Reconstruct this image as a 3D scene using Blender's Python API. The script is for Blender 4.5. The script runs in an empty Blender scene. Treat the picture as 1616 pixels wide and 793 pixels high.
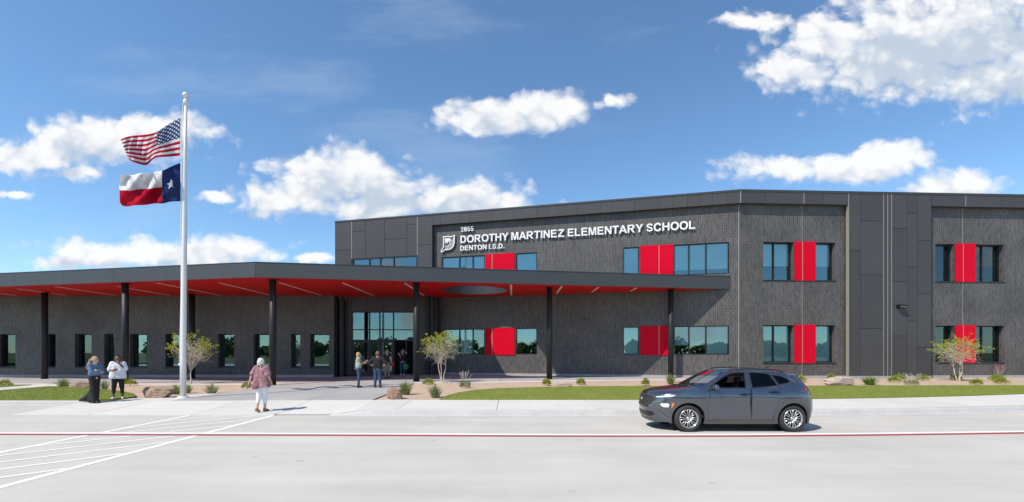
import bpy, bmesh, math, random
import numpy as np
from mathutils import Vector, Matrix
from mathutils.geometry import delaunay_2d_cdt
from mathutils.bvhtree import BVHTree

random.seed(7)
R = math.radians
scene = bpy.context.scene
COL = scene.collection

# ------------------------------------------------------------------ camera
FPX, HORIZON, CAM_H = 740.0, 557.0, 1.92      # focal length and horizon of the photograph, in its pixels
cam_data = bpy.data.cameras.new("camera")
cam_data.sensor_width = 36.0
cam_data.lens = 36.0 * FPX / 1616.0
cam_data.shift_y = (HORIZON - 396.5) / 1616.0
cam_data.clip_end = 6000
cam = bpy.data.objects.new("camera", cam_data)
cam.location = (0, 0, CAM_H)
cam.rotation_euler = (R(90), 0, 0)
COL.objects.link(cam)
scene.camera = cam

# ------------------------------------------------------------------ sun, sky, exposure
SUN_PHI, SUN_EL = R(39), R(51)                # plan direction in which light travels, elevation
travel = Vector((math.cos(SUN_PHI) * math.cos(SUN_EL), math.sin(SUN_PHI) * math.cos(SUN_EL), -math.sin(SUN_EL)))
sun_data = bpy.data.lights.new("sun", 'SUN')
sun_data.energy = 5.0
sun_data.angle = R(0.53)
sun_data.color = (1.0, 0.925, 0.82)
sun = bpy.data.objects.new("sun", sun_data)
sun.rotation_euler = travel.to_track_quat('-Z', 'Y').to_euler()
sun.location = (-20, -20, 40)
COL.objects.link(sun)
scene.view_settings.view_transform = 'Standard'
scene.view_settings.look = 'None'
scene.view_settings.exposure = 0.0
scene.view_settings.gamma = 1.0
scene.view_settings.use_curve_mapping = False
try:
    scene.cycles.transparent_max_bounces = 24
    scene.cycles.max_bounces = 10
    scene.cycles.diffuse_bounces = 4
    scene.cycles.use_denoising = True
    scene.cycles.caustics_reflective = False
    scene.cycles.caustics_refractive = False
    scene.cycles.sample_clamp_indirect = 6.0
except Exception:
    pass

SKY_STRENGTH = 0.15
def build_world():
    w = bpy.data.worlds.new("World")
    scene.world = w
    w.use_nodes = True
    w.cycles.sampling_method = 'MANUAL'
    w.cycles.sample_map_resolution = 512
    nt = w.node_tree
    nt.nodes.clear()
    N, L = nt.nodes, nt.links
    def math_(op, a, b=None, c=None):
        n = N.new('ShaderNodeMath'); n.operation = op
        for i, v in enumerate((a, b, c)):
            if v is None: continue
            if isinstance(v, (int, float)): n.inputs[i].default_value = v
            else: L.new(v, n.inputs[i])
        return n.outputs[0]
    def vmath(op, a, b=None):
        n = N.new('ShaderNodeVectorMath'); n.operation = op
        for i, v in enumerate((a, b)):
            if v is None: continue
            if isinstance(v, tuple): n.inputs[i].default_value = v
            else: L.new(v, n.inputs[i])
        return n.outputs['Value'] if op in ('LENGTH', 'DOT_PRODUCT') else n.outputs[0]
    out = N.new('ShaderNodeOutputWorld')
    bg = N.new('ShaderNodeBackground')
    bg.inputs[1].default_value = SKY_STRENGTH
    sky = N.new('ShaderNodeTexSky')
    sky.sky_type = 'NISHITA'
    sky.sun_disc = False
    sky.sun_elevation = SUN_EL
    sky.sun_rotation = math.atan2(-math.cos(SUN_PHI), -math.sin(SUN_PHI)) % (2 * math.pi)
    sky.air_density = 1.0
    sky.dust_density = 0.0
    sky.ozone_density = 2.2
    sky.altitude = 600
    tc = N.new('ShaderNodeTexCoord')
    sep = N.new('ShaderNodeSeparateXYZ')
    L.new(tc.outputs['Generated'], sep.inputs[0])
    # clouds live on a far wall of air north and south: U, V are tangents of bearing and height
    den = math_('MAXIMUM', math_('ABSOLUTE', sep.outputs[1]), 0.22)
    U, V = math_('DIVIDE', sep.outputs[0], den), math_('DIVIDE', sep.outputs[2], den)
    comb = N.new('ShaderNodeCombineXYZ')
    L.new(U, comb.inputs[0]); L.new(V, comb.inputs[1])
    UV = comb.outputs[0]
    def noise(scale, detail, rough, st=(1, 1, 1), dist=0.0):
        n = N.new('ShaderNodeTexNoise'); n.noise_dimensions = '2D'
        n.inputs['Scale'].default_value = scale; n.inputs['Detail'].default_value = detail
        n.inputs['Roughness'].default_value = rough; n.inputs['Distortion'].default_value = dist
        L.new(vmath('MULTIPLY', UV, st), n.inputs['Vector']); return n
    n1 = noise(8.0, 7, 0.62, (1.0, 1.35, 1), 0.2)
    n2 = noise(1.5, 5, 0.6, (1.0, 4.0, 1))
    warp = vmath('MULTIPLY', vmath('SUBTRACT', n1.outputs['Color'], (0.5, 0.5, 0.5)), (0.075, 0.05, 0.0))
    pos = vmath('ADD', UV, warp)
    def puff(scale, st):
        v = N.new('ShaderNodeTexVoronoi'); v.voronoi_dimensions = '2D'; v.feature = 'F1'
        v.inputs['Scale'].default_value = scale
        L.new(vmath('MULTIPLY', pos, st), v.inputs['Vector']); return v.outputs['Distance']
    p1, p2 = puff(15.0, (1.0, 1.4, 1)), puff(37.0, (1.0, 1.25, 1))
    banks = [((b[0] - 808) / FPX, (HORIZON - b[1]) / FPX, b[2] / FPX, b[3] / FPX) for b in (
        (1400, 95, 185, 66), (1540, 55, 200, 105), (1335, 70, 95, 50), (1275, 108, 62, 32), (1570, 118, 150, 48), (1450, 55, 140, 66),
        (1195, 35, 66, 15), (1222, 110, 24, 13),
        (820, 182, 112, 30), (755, 196, 80, 18), (870, 172, 60, 24), (965, 163, 34, 13),
        (530, 275, 98, 44), (600, 295, 100, 38), (470, 312, 100, 32), (730, 314, 120, 32), (640, 326, 250, 24), (560, 258, 46, 26),
        (1225, 268, 92, 22), (1350, 266, 120, 28), (1400, 246, 66, 22),
        (1505, 298, 95, 26),
        (170, 222, 160, 38), (235, 212, 105, 32), (70, 245, 100, 22), (110, 272, 62, 14), (20, 308, 34, 9),
        (250, 398, 190, 24), (330, 402, 110, 26), (130, 414, 100, 14), (505, 408, 34, 9), (340, 312, 26, 9))]
    front = math_('LESS_THAN', sep.outputs[1], 0.2)
    def field(p, least=0.0):
        cur = None
        for (a, e, rx, ry) in banks:
            if rx < least: continue
            d = vmath('LENGTH', vmath('MULTIPLY', vmath('SUBTRACT', p, (a, e, 0)), (1 / rx, 1 / ry, 0)))
            f = math_('SUBTRACT', 1.0, d)
            cur = f if cur is None else math_('SMOOTH_MAX', cur, f, 0.15)
        return cur
    f0 = math_('SUBTRACT', field(pos), math_('MULTIPLY', front, 20.0))
    f1 = field(vmath('ADD', pos, (-0.012, 0.036, 0)), 0.10)
    # further clouds of the same kind over the rest of the sky
    rest = math_('MULTIPLY', math_('SUBTRACT', n2.outputs['Fac'], 0.60), 6.0)
    rest = math_('SUBTRACT', rest, math_('MULTIPLY', math_('MAXIMUM', math_('SUBTRACT', sep.outputs[1], 0.25), 0.0), 12.0))
    f0 = math_('MAXIMUM', f0, math_('MINIMUM', rest, 0.8))
    dens = math_('ADD', f0, math_('MULTIPLY', math_('SUBTRACT', n1.outputs['Fac'], 0.5), 1.35))
    dens = math_('ADD', dens, math_('MULTIPLY', math_('SUBTRACT', 0.42, p1), 0.60))
    dens = math_('ADD', dens, math_('MULTIPLY', math_('SUBTRACT', 0.42, p2), 0.34))
    mr = N.new('ShaderNodeMapRange'); mr.interpolation_type = 'SMOOTHSTEP'
    mr.inputs[1].default_value = -0.22; mr.inputs[2].default_value = 0.52
    L.new(dens, mr.inputs[0])
    above = N.new('ShaderNodeMapRange'); above.interpolation_type = 'SMOOTHSTEP'
    above.inputs[1].default_value = 1.05; above.inputs[2].default_value = -0.15
    depth_ = math_('ADD', f1, math_('MULTIPLY', math_('SUBTRACT', n1.outputs['Fac'], 0.5), 1.6))
    depth_ = math_('ADD', depth_, math_('MULTIPLY', math_('SUBTRACT', p1, 0.4), 0.9))
    depth_ = math_('ADD', depth_, math_('MULTIPLY', math_('SUBTRACT', p2, 0.4), 0.5))
    L.new(depth_, above.inputs[0])
    ccol = N.new('ShaderNodeMix'); ccol.data_type = 'RGBA'
    k = 1 / SKY_STRENGTH
    ccol.inputs[6].default_value = (0.56 * k, 0.65 * k, 0.77 * k, 1)
    ccol.inputs[7].default_value = (1.0 * k, 1.0 * k, 1.0 * k, 1)
    L.new(above.outputs[0], ccol.inputs[0])
    # thin high veil near the horizon
    veil = N.new('ShaderNodeMapRange'); veil.interpolation_type = 'SMOOTHSTEP'
    veil.inputs[1].default_value = 0.5; veil.inputs[2].default_value = 0.78
    veil.inputs[3].default_value = 0.0; veil.inputs[4].default_value = 0.22
    L.new(n2.outputs['Fac'], veil.inputs[0])
    tint = N.new('ShaderNodeMix'); tint.data_type = 'RGBA'; tint.blend_type = 'MULTIPLY'
    tint.inputs[0].default_value = 1.0
    tint.inputs[7].default_value = SKY_TINT
    L.new(sky.outputs[0], tint.inputs[6])
    m1 = N.new('ShaderNodeMix'); m1.data_type = 'RGBA'
    m1.inputs[7].default_value = (0.62 * k, 0.74 * k, 0.88 * k, 1)
    L.new(veil.outputs[0], m1.inputs[0]); L.new(tint.outputs[2], m1.inputs[6])
    m2 = N.new('ShaderNodeMix'); m2.data_type = 'RGBA'
    L.new(math_('MULTIPLY', mr.outputs[0], 0.97), m2.inputs[0])
    L.new(m1.outputs[2], m2.inputs[6]); L.new(ccol.outputs[2], m2.inputs[7])
    L.new(m2.outputs[2], bg.inputs[0]); L.new(bg.outputs[0], out.inputs[0])
SKY_TINT = (0.95, 1.16, 1.25, 1)
build_world()

# ------------------------------------------------------------------ helpers: objects
def tag(o, label=None, cat=None, group=None, kind=None):
    if label: o["label"] = label
    if cat: o["category"] = cat
    if group: o["group"] = group
    if kind: o["kind"] = kind
    return o

def empty(name, loc=(0, 0, 0), rz=0.0):
    o = bpy.data.objects.new(name, None)
    o.empty_display_size = 0.2
    o.location = loc
    o.rotation_euler = (0, 0, rz)
    COL.objects.link(o)
    return o

def world_of(o):
    m = Matrix.LocRotScale(o.location, o.rotation_euler, o.scale)
    if o.parent: m = world_of(o.parent) @ o.matrix_parent_inverse @ m
    return m

def link(name, me, mat=None, parent=None, local=False):
    o = bpy.data.objects.new(name, me)
    COL.objects.link(o)
    if mat is not None and not me.materials: me.materials.append(mat)
    if parent:
        o.parent = parent
        if not local: o.matrix_parent_inverse = world_of(parent).inverted()
    return o

class MB:
    """collects faces, then links them as one mesh object"""
    def __init__(s): s.v, s.f, s.uv, s.mi = [], [], [], []
    def add(s, verts, faces, uvs=None, mi=0):
        b = len(s.v)
        s.v += [tuple(p) for p in verts]
        for f in faces:
            s.f.append([b + i for i in f])
            s.uv.append([uvs[i] for i in f] if uvs else None)
            s.mi.append(mi)
    def hexa(s, p, mi=0):       # 8 corners: bottom loop 0-3, top loop 4-7
        s.add(p, [(3, 2, 1, 0), (4, 5, 6, 7), (0, 1, 5, 4), (1, 2, 6, 5), (2, 3, 7, 6), (3, 0, 4, 7)], mi=mi)
    def box(s, x0, x1, y0, y1, z0, z1, mi=0):
        s.hexa([(x0, y0, z0), (x1, y0, z0), (x1, y1, z0), (x0, y1, z0), (x0, y0, z1), (x1, y0, z1), (x1, y1, z1), (x0, y1, z1)], mi)
    def tube(s, pts, rads, n=8, cap=True, mi=0):
        pts = [Vector(p) for p in pts]
        rings = []
        for i, p in enumerate(pts):
            d = (pts[min(i + 1, len(pts) - 1)] - pts[max(i - 1, 0)])
            if d.length < 1e-9: d = Vector((0, 0, 1))
            d.normalize()
            a = Vector((0, 0, 1)) if abs(d.z) < 0.9 else Vector((1, 0, 0))
            u = d.cross(a).normalized(); w = d.cross(u)
            r = rads[i] if isinstance(rads, (list, tuple)) else rads
            rings.append([p + (u * math.cos(2 * math.pi * k / n) + w * math.sin(2 * math.pi * k / n)) * r for k in range(n)])
        vs = [q for r_ in rings for q in r_]
        fs = []
        for i in range(len(pts) - 1):
            for k in range(n):
                k2 = (k + 1) % n
                fs.append((i * n + k, (i + 1) * n + k, (i + 1) * n + k2, i * n + k2))
        if cap:
            fs.append(tuple(range(n))); fs.append(tuple((len(pts) - 1) * n + k for k in reversed(range(n))))
        s.add(vs, fs, mi=mi)
    def lathe(s, prof, n=24, axis='z', origin=(0, 0, 0), mi=0):
        vs, fs = [], []
        for (r, h) in prof:
            for k in range(n):
                a = 2 * math.pi * k / n
                p = (r * math.cos(a), r * math.sin(a), h) if axis == 'z' else (r * math.cos(a), h, r * math.sin(a))
                vs.append((p[0] + origin[0], p[1] + origin[1], p[2] + origin[2]))
        for i in range(len(prof) - 1):
            for k in range(n):
                k2 = (k + 1) % n
                fs.append((i * n + k, i * n + k2, (i + 1) * n + k2, (i + 1) * n + k))
        s.add(vs, fs, mi=mi)
    def mesh(s, name, smooth=False, mats=None):
        me = bpy.data.meshes.new(name)
        me.from_pydata(s.v, [], s.f)
        if any(u is not None for u in s.uv):
            ul = me.uv_layers.new(name="UVMap")
            k = 0
            data = np.zeros(len(me.loops) * 2, dtype=np.float32)
            for f, u in zip(s.f, s.uv):
                for j in range(len(f)):
                    if u is not None: data[2 * k], data[2 * k + 1] = u[j]
                    k += 1
            ul.data.foreach_set("uv", data)
        if mats:
            for m in mats: me.materials.append(m)
            me.polygons.foreach_set("material_index", np.array(s.mi, dtype=np.int32))
        if smooth: me.polygons.foreach_set("use_smooth", np.ones(len(me.polygons), dtype=bool))
        me.update()
        return me
    def build(s, name, mat=None, parent=None, smooth=False, mats=None, local=False, fix=False):
        me = s.mesh(name, smooth, mats)
        if fix:
            bm = bmesh.new(); bm.from_mesh(me); bmesh.ops.recalc_face_normals(bm, faces=bm.faces); bm.to_mesh(me); bm.free()
        return link(name, me, mat, parent, local)

def inside(p, poly):
    x, y = p; c = False; j = len(poly) - 1
    for i in range(len(poly)):
        xi, yi = poly[i]; xj, yj = poly[j]
        if (yi > y) != (yj > y) and x < (xj - xi) * (y - yi) / (yj - yi) + xi: c = not c
        j = i
    return c

def cdt_region(outer, holes=(), spacing=0.5, edge=None):
    """triangulated 2-D region with holes; returns points, triangles"""
    pts, edges = [], []
    def loop(poly):
        b = len(pts); q = []
        for i in range(len(poly)):
            a, c = Vector(poly[i]), Vector(poly[(i + 1) % len(poly)])
            n = max(1, int(math.ceil((c - a).length / edge))) if edge else 1
            for k in range(n): q.append(a.lerp(c, k / n))
        pts.extend(q)
        for i in range(len(q)): edges.append((b + i, b + (i + 1) % len(q)))
    loop(outer)
    for h in holes: loop(h)
    xs = [p[0] for p in outer]; ys = [p[1] for p in outer]
    nx = int((max(xs) - min(xs)) / spacing); ny = int((max(ys) - min(ys)) / spacing)
    bd = [Vector(p) for p in pts]
    arr = np.array([tuple(p) for p in bd])
    for i in range(nx + 1):
        for j in range(ny + 1):
            p = (min(xs) + (i + 0.5) * spacing, min(ys) + (j + 0.5) * spacing)
            if not inside(p, outer) or any(inside(p, h) for h in holes): continue
            if np.min((arr[:, 0] - p[0]) ** 2 + (arr[:, 1] - p[1]) ** 2) < (spacing * 0.35) ** 2: continue
            pts.append(Vector(p))
    v, e, f, _, _, _ = delaunay_2d_cdt([Vector((p[0], p[1])) for p in pts], edges, [], 0, 1e-5)
    tris = []
    for t in f:
        c = ((v[t[0]].x + v[t[1]].x + v[t[2]].x) / 3, (v[t[0]].y + v[t[1]].y + v[t[2]].y) / 3)
        if inside(c, outer) and not any(inside(c, h) for h in holes): tris.append(tuple(t))
    return [tuple(q) for q in v], tris

# ------------------------------------------------------------------ helpers: materials
MATS = {}
def new_mat(name):
    m = bpy.data.materials.new(name); m.use_nodes = True
    MATS[name] = m
    return m, m.node_tree, m.node_tree.nodes["Principled BSDF"]

def pm(name, col, rough=0.6, metal=0.0, spec=0.5, var=0.0, vscale=3.0, bump=0.0, bscale=40.0, coat=0.0, detail=6, stretch=(1, 1, 1), col2=None, fine=0.0):
    """principled surface whose colour wanders a little and whose relief is fine noise"""
    m, nt, b = new_mat(name)
    b.inputs['Base Color'].default_value = (*col, 1)
    b.inputs['Roughness'].default_value = rough
    b.inputs['Metallic'].default_value = metal
    b.inputs['Specular IOR Level'].default_value = spec
    b.inputs['Coat Weight'].default_value = coat
    b.inputs['Coat Roughness'].default_value = 0.05
    N, L = nt.nodes, nt.links
    tc = N.new('ShaderNodeTexCoord')
    mp = N.new('ShaderNodeMapping'); mp.inputs['Scale'].default_value = stretch
    L.new(tc.outputs['Object'], mp.inputs[0])
    if var or col2:
        n = N.new('ShaderNodeTexNoise'); n.inputs['Scale'].default_value = vscale
        n.inputs['Detail'].default_value = detail; n.inputs['Roughness'].default_value = 0.65
        L.new(mp.outputs[0], n.inputs['Vector'])
        rmp = N.new('ShaderNodeMapRange'); rmp.inputs[1].default_value = 0.3; rmp.inputs[2].default_value = 0.7
        L.new(n.outputs['Fac'], rmp.inputs[0])
        mx = N.new('ShaderNodeMix'); mx.data_type = 'RGBA'
        lo = col2 if col2 else tuple(c * (1 - var) for c in col)
        hi = col if col2 else tuple(min(1, c * (1 + var)) for c in col)
        mx.inputs[6].default_value = (*lo, 1); mx.inputs[7].default_value = (*hi, 1)
        L.new(rmp.outputs[0], mx.inputs[0])
        last = mx.outputs[2]
        if fine:
            nf = N.new('ShaderNodeTexNoise'); nf.inputs['Scale'].default_value = vscale * 14; nf.inputs['Detail'].default_value = 3
            L.new(mp.outputs[0], nf.inputs['Vector'])
            rf = N.new('ShaderNodeMapRange'); rf.inputs[1].default_value = 0.25; rf.inputs[2].default_value = 0.75
            rf.inputs[3].default_value = 1 - fine; rf.inputs[4].default_value = 1 + fine
            L.new(nf.outputs['Fac'], rf.inputs[0])
            vm = N.new('ShaderNodeVectorMath'); vm.operation = 'SCALE'
            L.new(last, vm.inputs[0]); L.new(rf.outputs[0], vm.inputs['Scale'])
            last = vm.outputs[0]
        L.new(last, b.inputs['Base Color'])
    if bump:
        n = N.new('ShaderNodeTexNoise'); n.inputs['Scale'].default_value = bscale; n.inputs['Detail'].default_value = 5
        L.new(mp.outputs[0], n.inputs['Vector'])
        bp = N.new('ShaderNodeBump'); bp.inputs['Strength'].default_value = bump; bp.inputs['Distance'].default_value = 0.02
        L.new(n.outputs['Fac'], bp.inputs['Height']); L.new(bp.outputs[0], b.inputs['Normal'])
    return m

def brick_mat(name, c1, c2, mortar):
    m, nt, b = new_mat(name)
    N, L = nt.nodes, nt.links
    uv = N.new('ShaderNodeTexCoord')
    sp = N.new('ShaderNodeSeparateXYZ'); cb = N.new('ShaderNodeCombineXYZ')
    L.new(uv.outputs['UV'], sp.inputs[0]); L.new(sp.outputs[1], cb.inputs[0]); L.new(sp.outputs[0], cb.inputs[1])
    br = N.new('ShaderNodeTexBrick')
    br.offset = 0.5; br.offset_frequency = 2
    br.inputs['Color1'].default_value = (*c1, 1); br.inputs['Color2'].default_value = (*c2, 1)
    br.inputs['Mortar'].default_value = (*mortar, 1)
    br.inputs['Scale'].default_value = 1.0
    br.inputs['Mortar Size'].default_value = 0.014
    br.inputs['Mortar Smooth'].default_value = 0.2
    br.inputs['Bias'].default_value = -0.1
    br.inputs['Brick Width'].default_value = 0.33
    br.inputs['Row Height'].default_value = 0.122
    L.new(cb.outputs[0], br.inputs['Vector'])
    n = N.new('ShaderNodeTexNoise'); n.inputs['Scale'].default_value = 0.55; n.inputs['Detail'].default_value = 6
    L.new(uv.outputs['UV'], n.inputs['Vector'])
    rm = N.new('ShaderNodeMapRange'); rm.inputs[1].default_value = 0.3; rm.inputs[2].default_value = 0.7
    rm.inputs[3].default_value = 0.82; rm.inputs[4].default_value = 1.18
    L.new(n.outputs['Fac'], rm.inputs[0])
    # streaks of lighter, glossier ironspot bricks
    mp = N.new('ShaderNodeMapping'); mp.inputs['Scale'].default_value = (9.5, 2.6, 1)
    L.new(uv.outputs['UV'], mp.inputs[0])
    n2 = N.new('ShaderNodeTexNoise'); n2.inputs['Scale'].default_value = 1.0; n2.inputs['Detail'].default_value = 2
    L.new(mp.outputs[0], n2.inputs['Vector'])
    rm2 = N.new('ShaderNodeMapRange'); rm2.inputs[1].default_value = 0.3; rm2.inputs[2].default_value = 0.72
    rm2.inputs[3].default_value = 0.85; rm2.inputs[4].default_value = 1.16
    L.new(n2.outputs['Fac'], rm2.inputs[0])
    mu = N.new('ShaderNodeMath'); mu.operation = 'MULTIPLY'
    L.new(rm.outputs[0], mu.inputs[0]); L.new(rm2.outputs[0], mu.inputs[1])
    vm = N.new('ShaderNodeVectorMath'); vm.operation = 'SCALE'
    L.new(br.outputs['Color'], vm.inputs[0]); L.new(mu.outputs[0], vm.inputs['Scale'])
    L.new(vm.outputs[0], b.inputs['Base Color'])
    b.inputs['Roughness'].default_value = 0.5
    b.inputs['Specular IOR Level'].default_value = 0.4
    inv = N.new('ShaderNodeMath'); inv.operation = 'SUBTRACT'; inv.inputs[0].default_value = 1.0
    L.new(br.outputs['Fac'], inv.inputs[1])
    add = N.new('ShaderNodeMath'); add.operation = 'MULTIPLY_ADD'; add.inputs[1].default_value = 0.5
    L.new(n2.outputs['Fac'], add.inputs[0]); L.new(inv.outputs[0], add.inputs[2])
    bp = N.new('ShaderNodeBump'); bp.inputs['Strength'].default_value = 0.45; bp.inputs['Distance'].default_value = 0.012
    L.new(add.outputs[0], bp.inputs['Height']); L.new(bp.outputs[0], b.inputs['Normal'])
    return m

def glass_mat(name, tint, refl, fac, rough=0.0, wave=0.0):
    m = bpy.data.materials.new(name); m.use_nodes = True; MATS[name] = m
    nt = m.node_tree; N, L = nt.nodes, nt.links; N.clear()
    out = N.new('ShaderNodeOutputMaterial'); mix = N.new('ShaderNodeMixShader')
    tr = N.new('ShaderNodeBsdfTransparent'); gl = N.new('ShaderNodeBsdfGlossy')
    tr.inputs[0].default_value = (*tint, 1); gl.inputs[0].default_value = (*refl, 1); gl.inputs['Roughness'].default_value = rough
    fr = N.new('ShaderNodeFresnel'); fr.inputs[0].default_value = 1.5
    ad = N.new('ShaderNodeMath'); ad.operation = 'ADD'; ad.use_clamp = True; ad.inputs[1].default_value = fac
    L.new(fr.outputs[0], ad.inputs[0]); L.new(ad.outputs[0], mix.inputs[0])
    if wave:
        tc = N.new('ShaderNodeTexCoord'); n = N.new('ShaderNodeTexNoise'); n.inputs['Scale'].default_value = 0.9; n.inputs['Detail'].default_value = 1
        L.new(tc.outputs['Object'], n.inputs['Vector'])
        bp = N.new('ShaderNodeBump'); bp.inputs['Strength'].default_value = wave; bp.inputs['Distance'].default_value = 0.05
        L.new(n.outputs['Fac'], bp.inputs['Height']); L.new(bp.outputs[0], gl.inputs['Normal'])
    L.new(tr.outputs[0], mix.inputs[1]); L.new(gl.outputs[0], mix.inputs[2]); L.new(mix.outputs[0], out.inputs[0])
    return m

M_BRICK = brick_mat("dark_ironspot_brick", (0.064, 0.0595, 0.0575), (0.101, 0.094, 0.091), (0.138, 0.129, 0.125))
M_PANEL = pm("charcoal_metal_panel", (0.066, 0.063, 0.066), 0.45, 0.0, 0.35, var=0.05, vscale=0.35, bump=0.03, bscale=1.2)
M_PANEL_B = pm("charcoal_metal_panel_warm", (0.060, 0.057, 0.060), 0.48, 0.0, 0.35, var=0.05, vscale=0.3, bump=0.03, bscale=1.1)
M_FASCIA = pm("canopy_fascia_metal", (0.066, 0.068, 0.073), 0.46, 0.3, 0.5, var=0.07, vscale=0.5, bump=0.03, bscale=1.0)
M_CAP = pm("parapet_cap_metal", (0.040, 0.042, 0.047), 0.45, 0.0)
M_BACK = pm("joint_backing", (0.012, 0.012, 0.013), 0.8)
M_STRIP = pm("champagne_joint_strip", (0.34, 0.31, 0.26), 0.4, 0.2)
M_RED = pm("red_glazed_panel", (0.64, 0.002, 0.022), 0.42, 0.0, 0.08, var=0.05, vscale=0.9, bump=0.02, bscale=1.5)
M_SOFFIT = pm("red_soffit_panel", (0.57, 0.009, 0.008), 0.55, 0.0, 0.25, var=0.08, vscale=0.5)
M_COLUMN = pm("black_steel_column", (0.020, 0.022, 0.026), 0.5, 0.0, 0.3, var=0.15, vscale=2)
M_FRAME = pm("black_window_frame", (0.010, 0.010, 0.012), 0.45)
M_GLASS = glass_mat("coated_blue_glass", (0.80, 0.93, 0.94), (0.66, 0.87, 0.93), 0.09, 0.0, 0.0)
M_SHADE = pm("roller_shade_fabric", (0.90, 0.92, 0.92), 0.9, var=0.04, vscale=2)
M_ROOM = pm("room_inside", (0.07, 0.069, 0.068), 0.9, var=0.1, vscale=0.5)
M_STRIPLIGHT = pm("light_strip_diffuser", (0.78, 0.70, 0.64), 0.5)
M_WHITE = pm("white_painted_letter", (0.80, 0.80, 0.82), 0.4)
M_FOUND = pm("concrete_foundation", (0.36, 0.35, 0.34), 0.9, var=0.12, vscale=1.5, bump=0.2, bscale=30)
M_WALK = pm("pale_sidewalk_concrete", (0.60, 0.575, 0.525), 0.85, var=0.05, vscale=0.5, bump=0.12, bscale=60, fine=0.04)
M_WALK_B = pm("pale_sidewalk_concrete_worn", (0.57, 0.545, 0.498), 0.85, var=0.06, vscale=0.45, bump=0.12, bscale=60, fine=0.05)
M_PLAZA_WALKSHADE = pm("grey_plaza_and_walk_shade", (0.375, 0.360, 0.350), 0.85, var=0.06, vscale=0.5, bump=0.12, bscale=60, fine=0.05)  # the plaza's own grey, reused to put canopy shade into the walkway
M_PLAZA_WALKSHADE_B = pm("grey_plaza_and_walk_shade_worn", (0.35, 0.335, 0.327), 0.85, var=0.07, vscale=0.6, bump=0.12, bscale=60, fine=0.05)
M_KERB = pm("kerb_concrete", (0.50, 0.485, 0.46), 0.9, var=0.09, vscale=1.2, bump=0.15, bscale=40, fine=0.06)
M_BED = pm("tan_decomposed_granite", (0.48, 0.36, 0.265), 0.95, var=0.14, vscale=1.6, bump=0.9, bscale=45, fine=0.22)
M_TURF = pm("mown_turf", (0.205, 0.24, 0.032), 0.95, col2=(0.155, 0.19, 0.025), vscale=0.8, bump=0.7, bscale=60, fine=0.18)
M_BLADE = pm("grass_blade", (0.24, 0.28, 0.038), 0.8, col2=(0.175, 0.215, 0.028), vscale=1.2)
M_LINEW = pm("white_line_paint", (0.80, 0.78, 0.75), 0.7, var=0.05, vscale=4, fine=0.05)
M_LINER = pm("red_line_paint", (0.42, 0.055, 0.060), 0.75, var=0.15, vscale=3, fine=0.1)

# ------------------------------------------------------------------ the lie of the land
def smooth(t):
    t = min(1.0, max(0.0, t)); return t * t * (3 - 2 * t)
def kerb_y(X): return 14.35 + (0.009 * (X - 6) ** 2 if X > 6 else 0.0)
def lawn_y(X): return kerb_y(X) + 2.7
RAMP_L, RAMP_R = -15.4, -5.6
def G(X, Y):
    """ground height of everything behind the kerb"""
    k = 0.008 + 0.011 * smooth((X + 14) / 8)
    z = 0.15 + k * (min(Y, 29.5) - 14.35)
    t = min(1.0, max(0.0, (Y - 14.35) / 2.8))
    ramp = smooth((RAMP_R + 1.1 - X) / 1.1)
    if X < RAMP_L: ramp *= 0.0 if Y > 16.85 else 1.0
    return z * (1 - ramp) + (z * t + 0.008 * (1 - t)) * ramp
def ground_at(px, py, extra=0.0):
    """where the sight line through that point of the picture meets the ground"""
    a, b = (px - 808) / FPX, (py - HORIZON) / FPX
    lo, hi = 5.0, 60.0
    for _ in range(60):
        Y = 0.5 * (lo + hi)
        z = G(a * Y, Y) if Y > kerb_y(a * Y) else 0.0
        if CAM_H - b * Y > z + extra: lo = Y
        else: hi = Y
    return Vector((a * lo, lo, z))

def plan_piece(name, poly, off, mat, parent=None, spacing=1.0, edge=1.0, thick=0.0, zf=None):
    zf = zf or G
    pts, tris = cdt_region(poly, (), spacing, edge)
    m = MB()
    m.add([(x, y, zf(x, y) + off) for x, y in pts], tris)
    if thick:
        n = []
        for i in range(len(poly)):
            a, c = Vector(poly[i]), Vector(poly[(i + 1) % len(poly)])
            k = max(1, int(math.ceil((c - a).length / edge)))
            n += [a.lerp(c, j / k) for j in range(k)]
        area = sum(n[i].x * n[(i + 1) % len(n)].y - n[(i + 1) % len(n)].x * n[i].y for i in range(len(n)))
        if area < 0: n.reverse()
        for i in range(len(n)):
            a, c = n[i], n[(i + 1) % len(n)]
            za, zc = zf(a.x, a.y) + off, zf(c.x, c.y) + off
            m.add([(a.x, a.y, za - thick), (c.x, c.y, zc - thick), (c.x, c.y, zc), (a.x, a.y, za)], [(0, 1, 2, 3)])
    return m.build(name, mat, parent)

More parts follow.
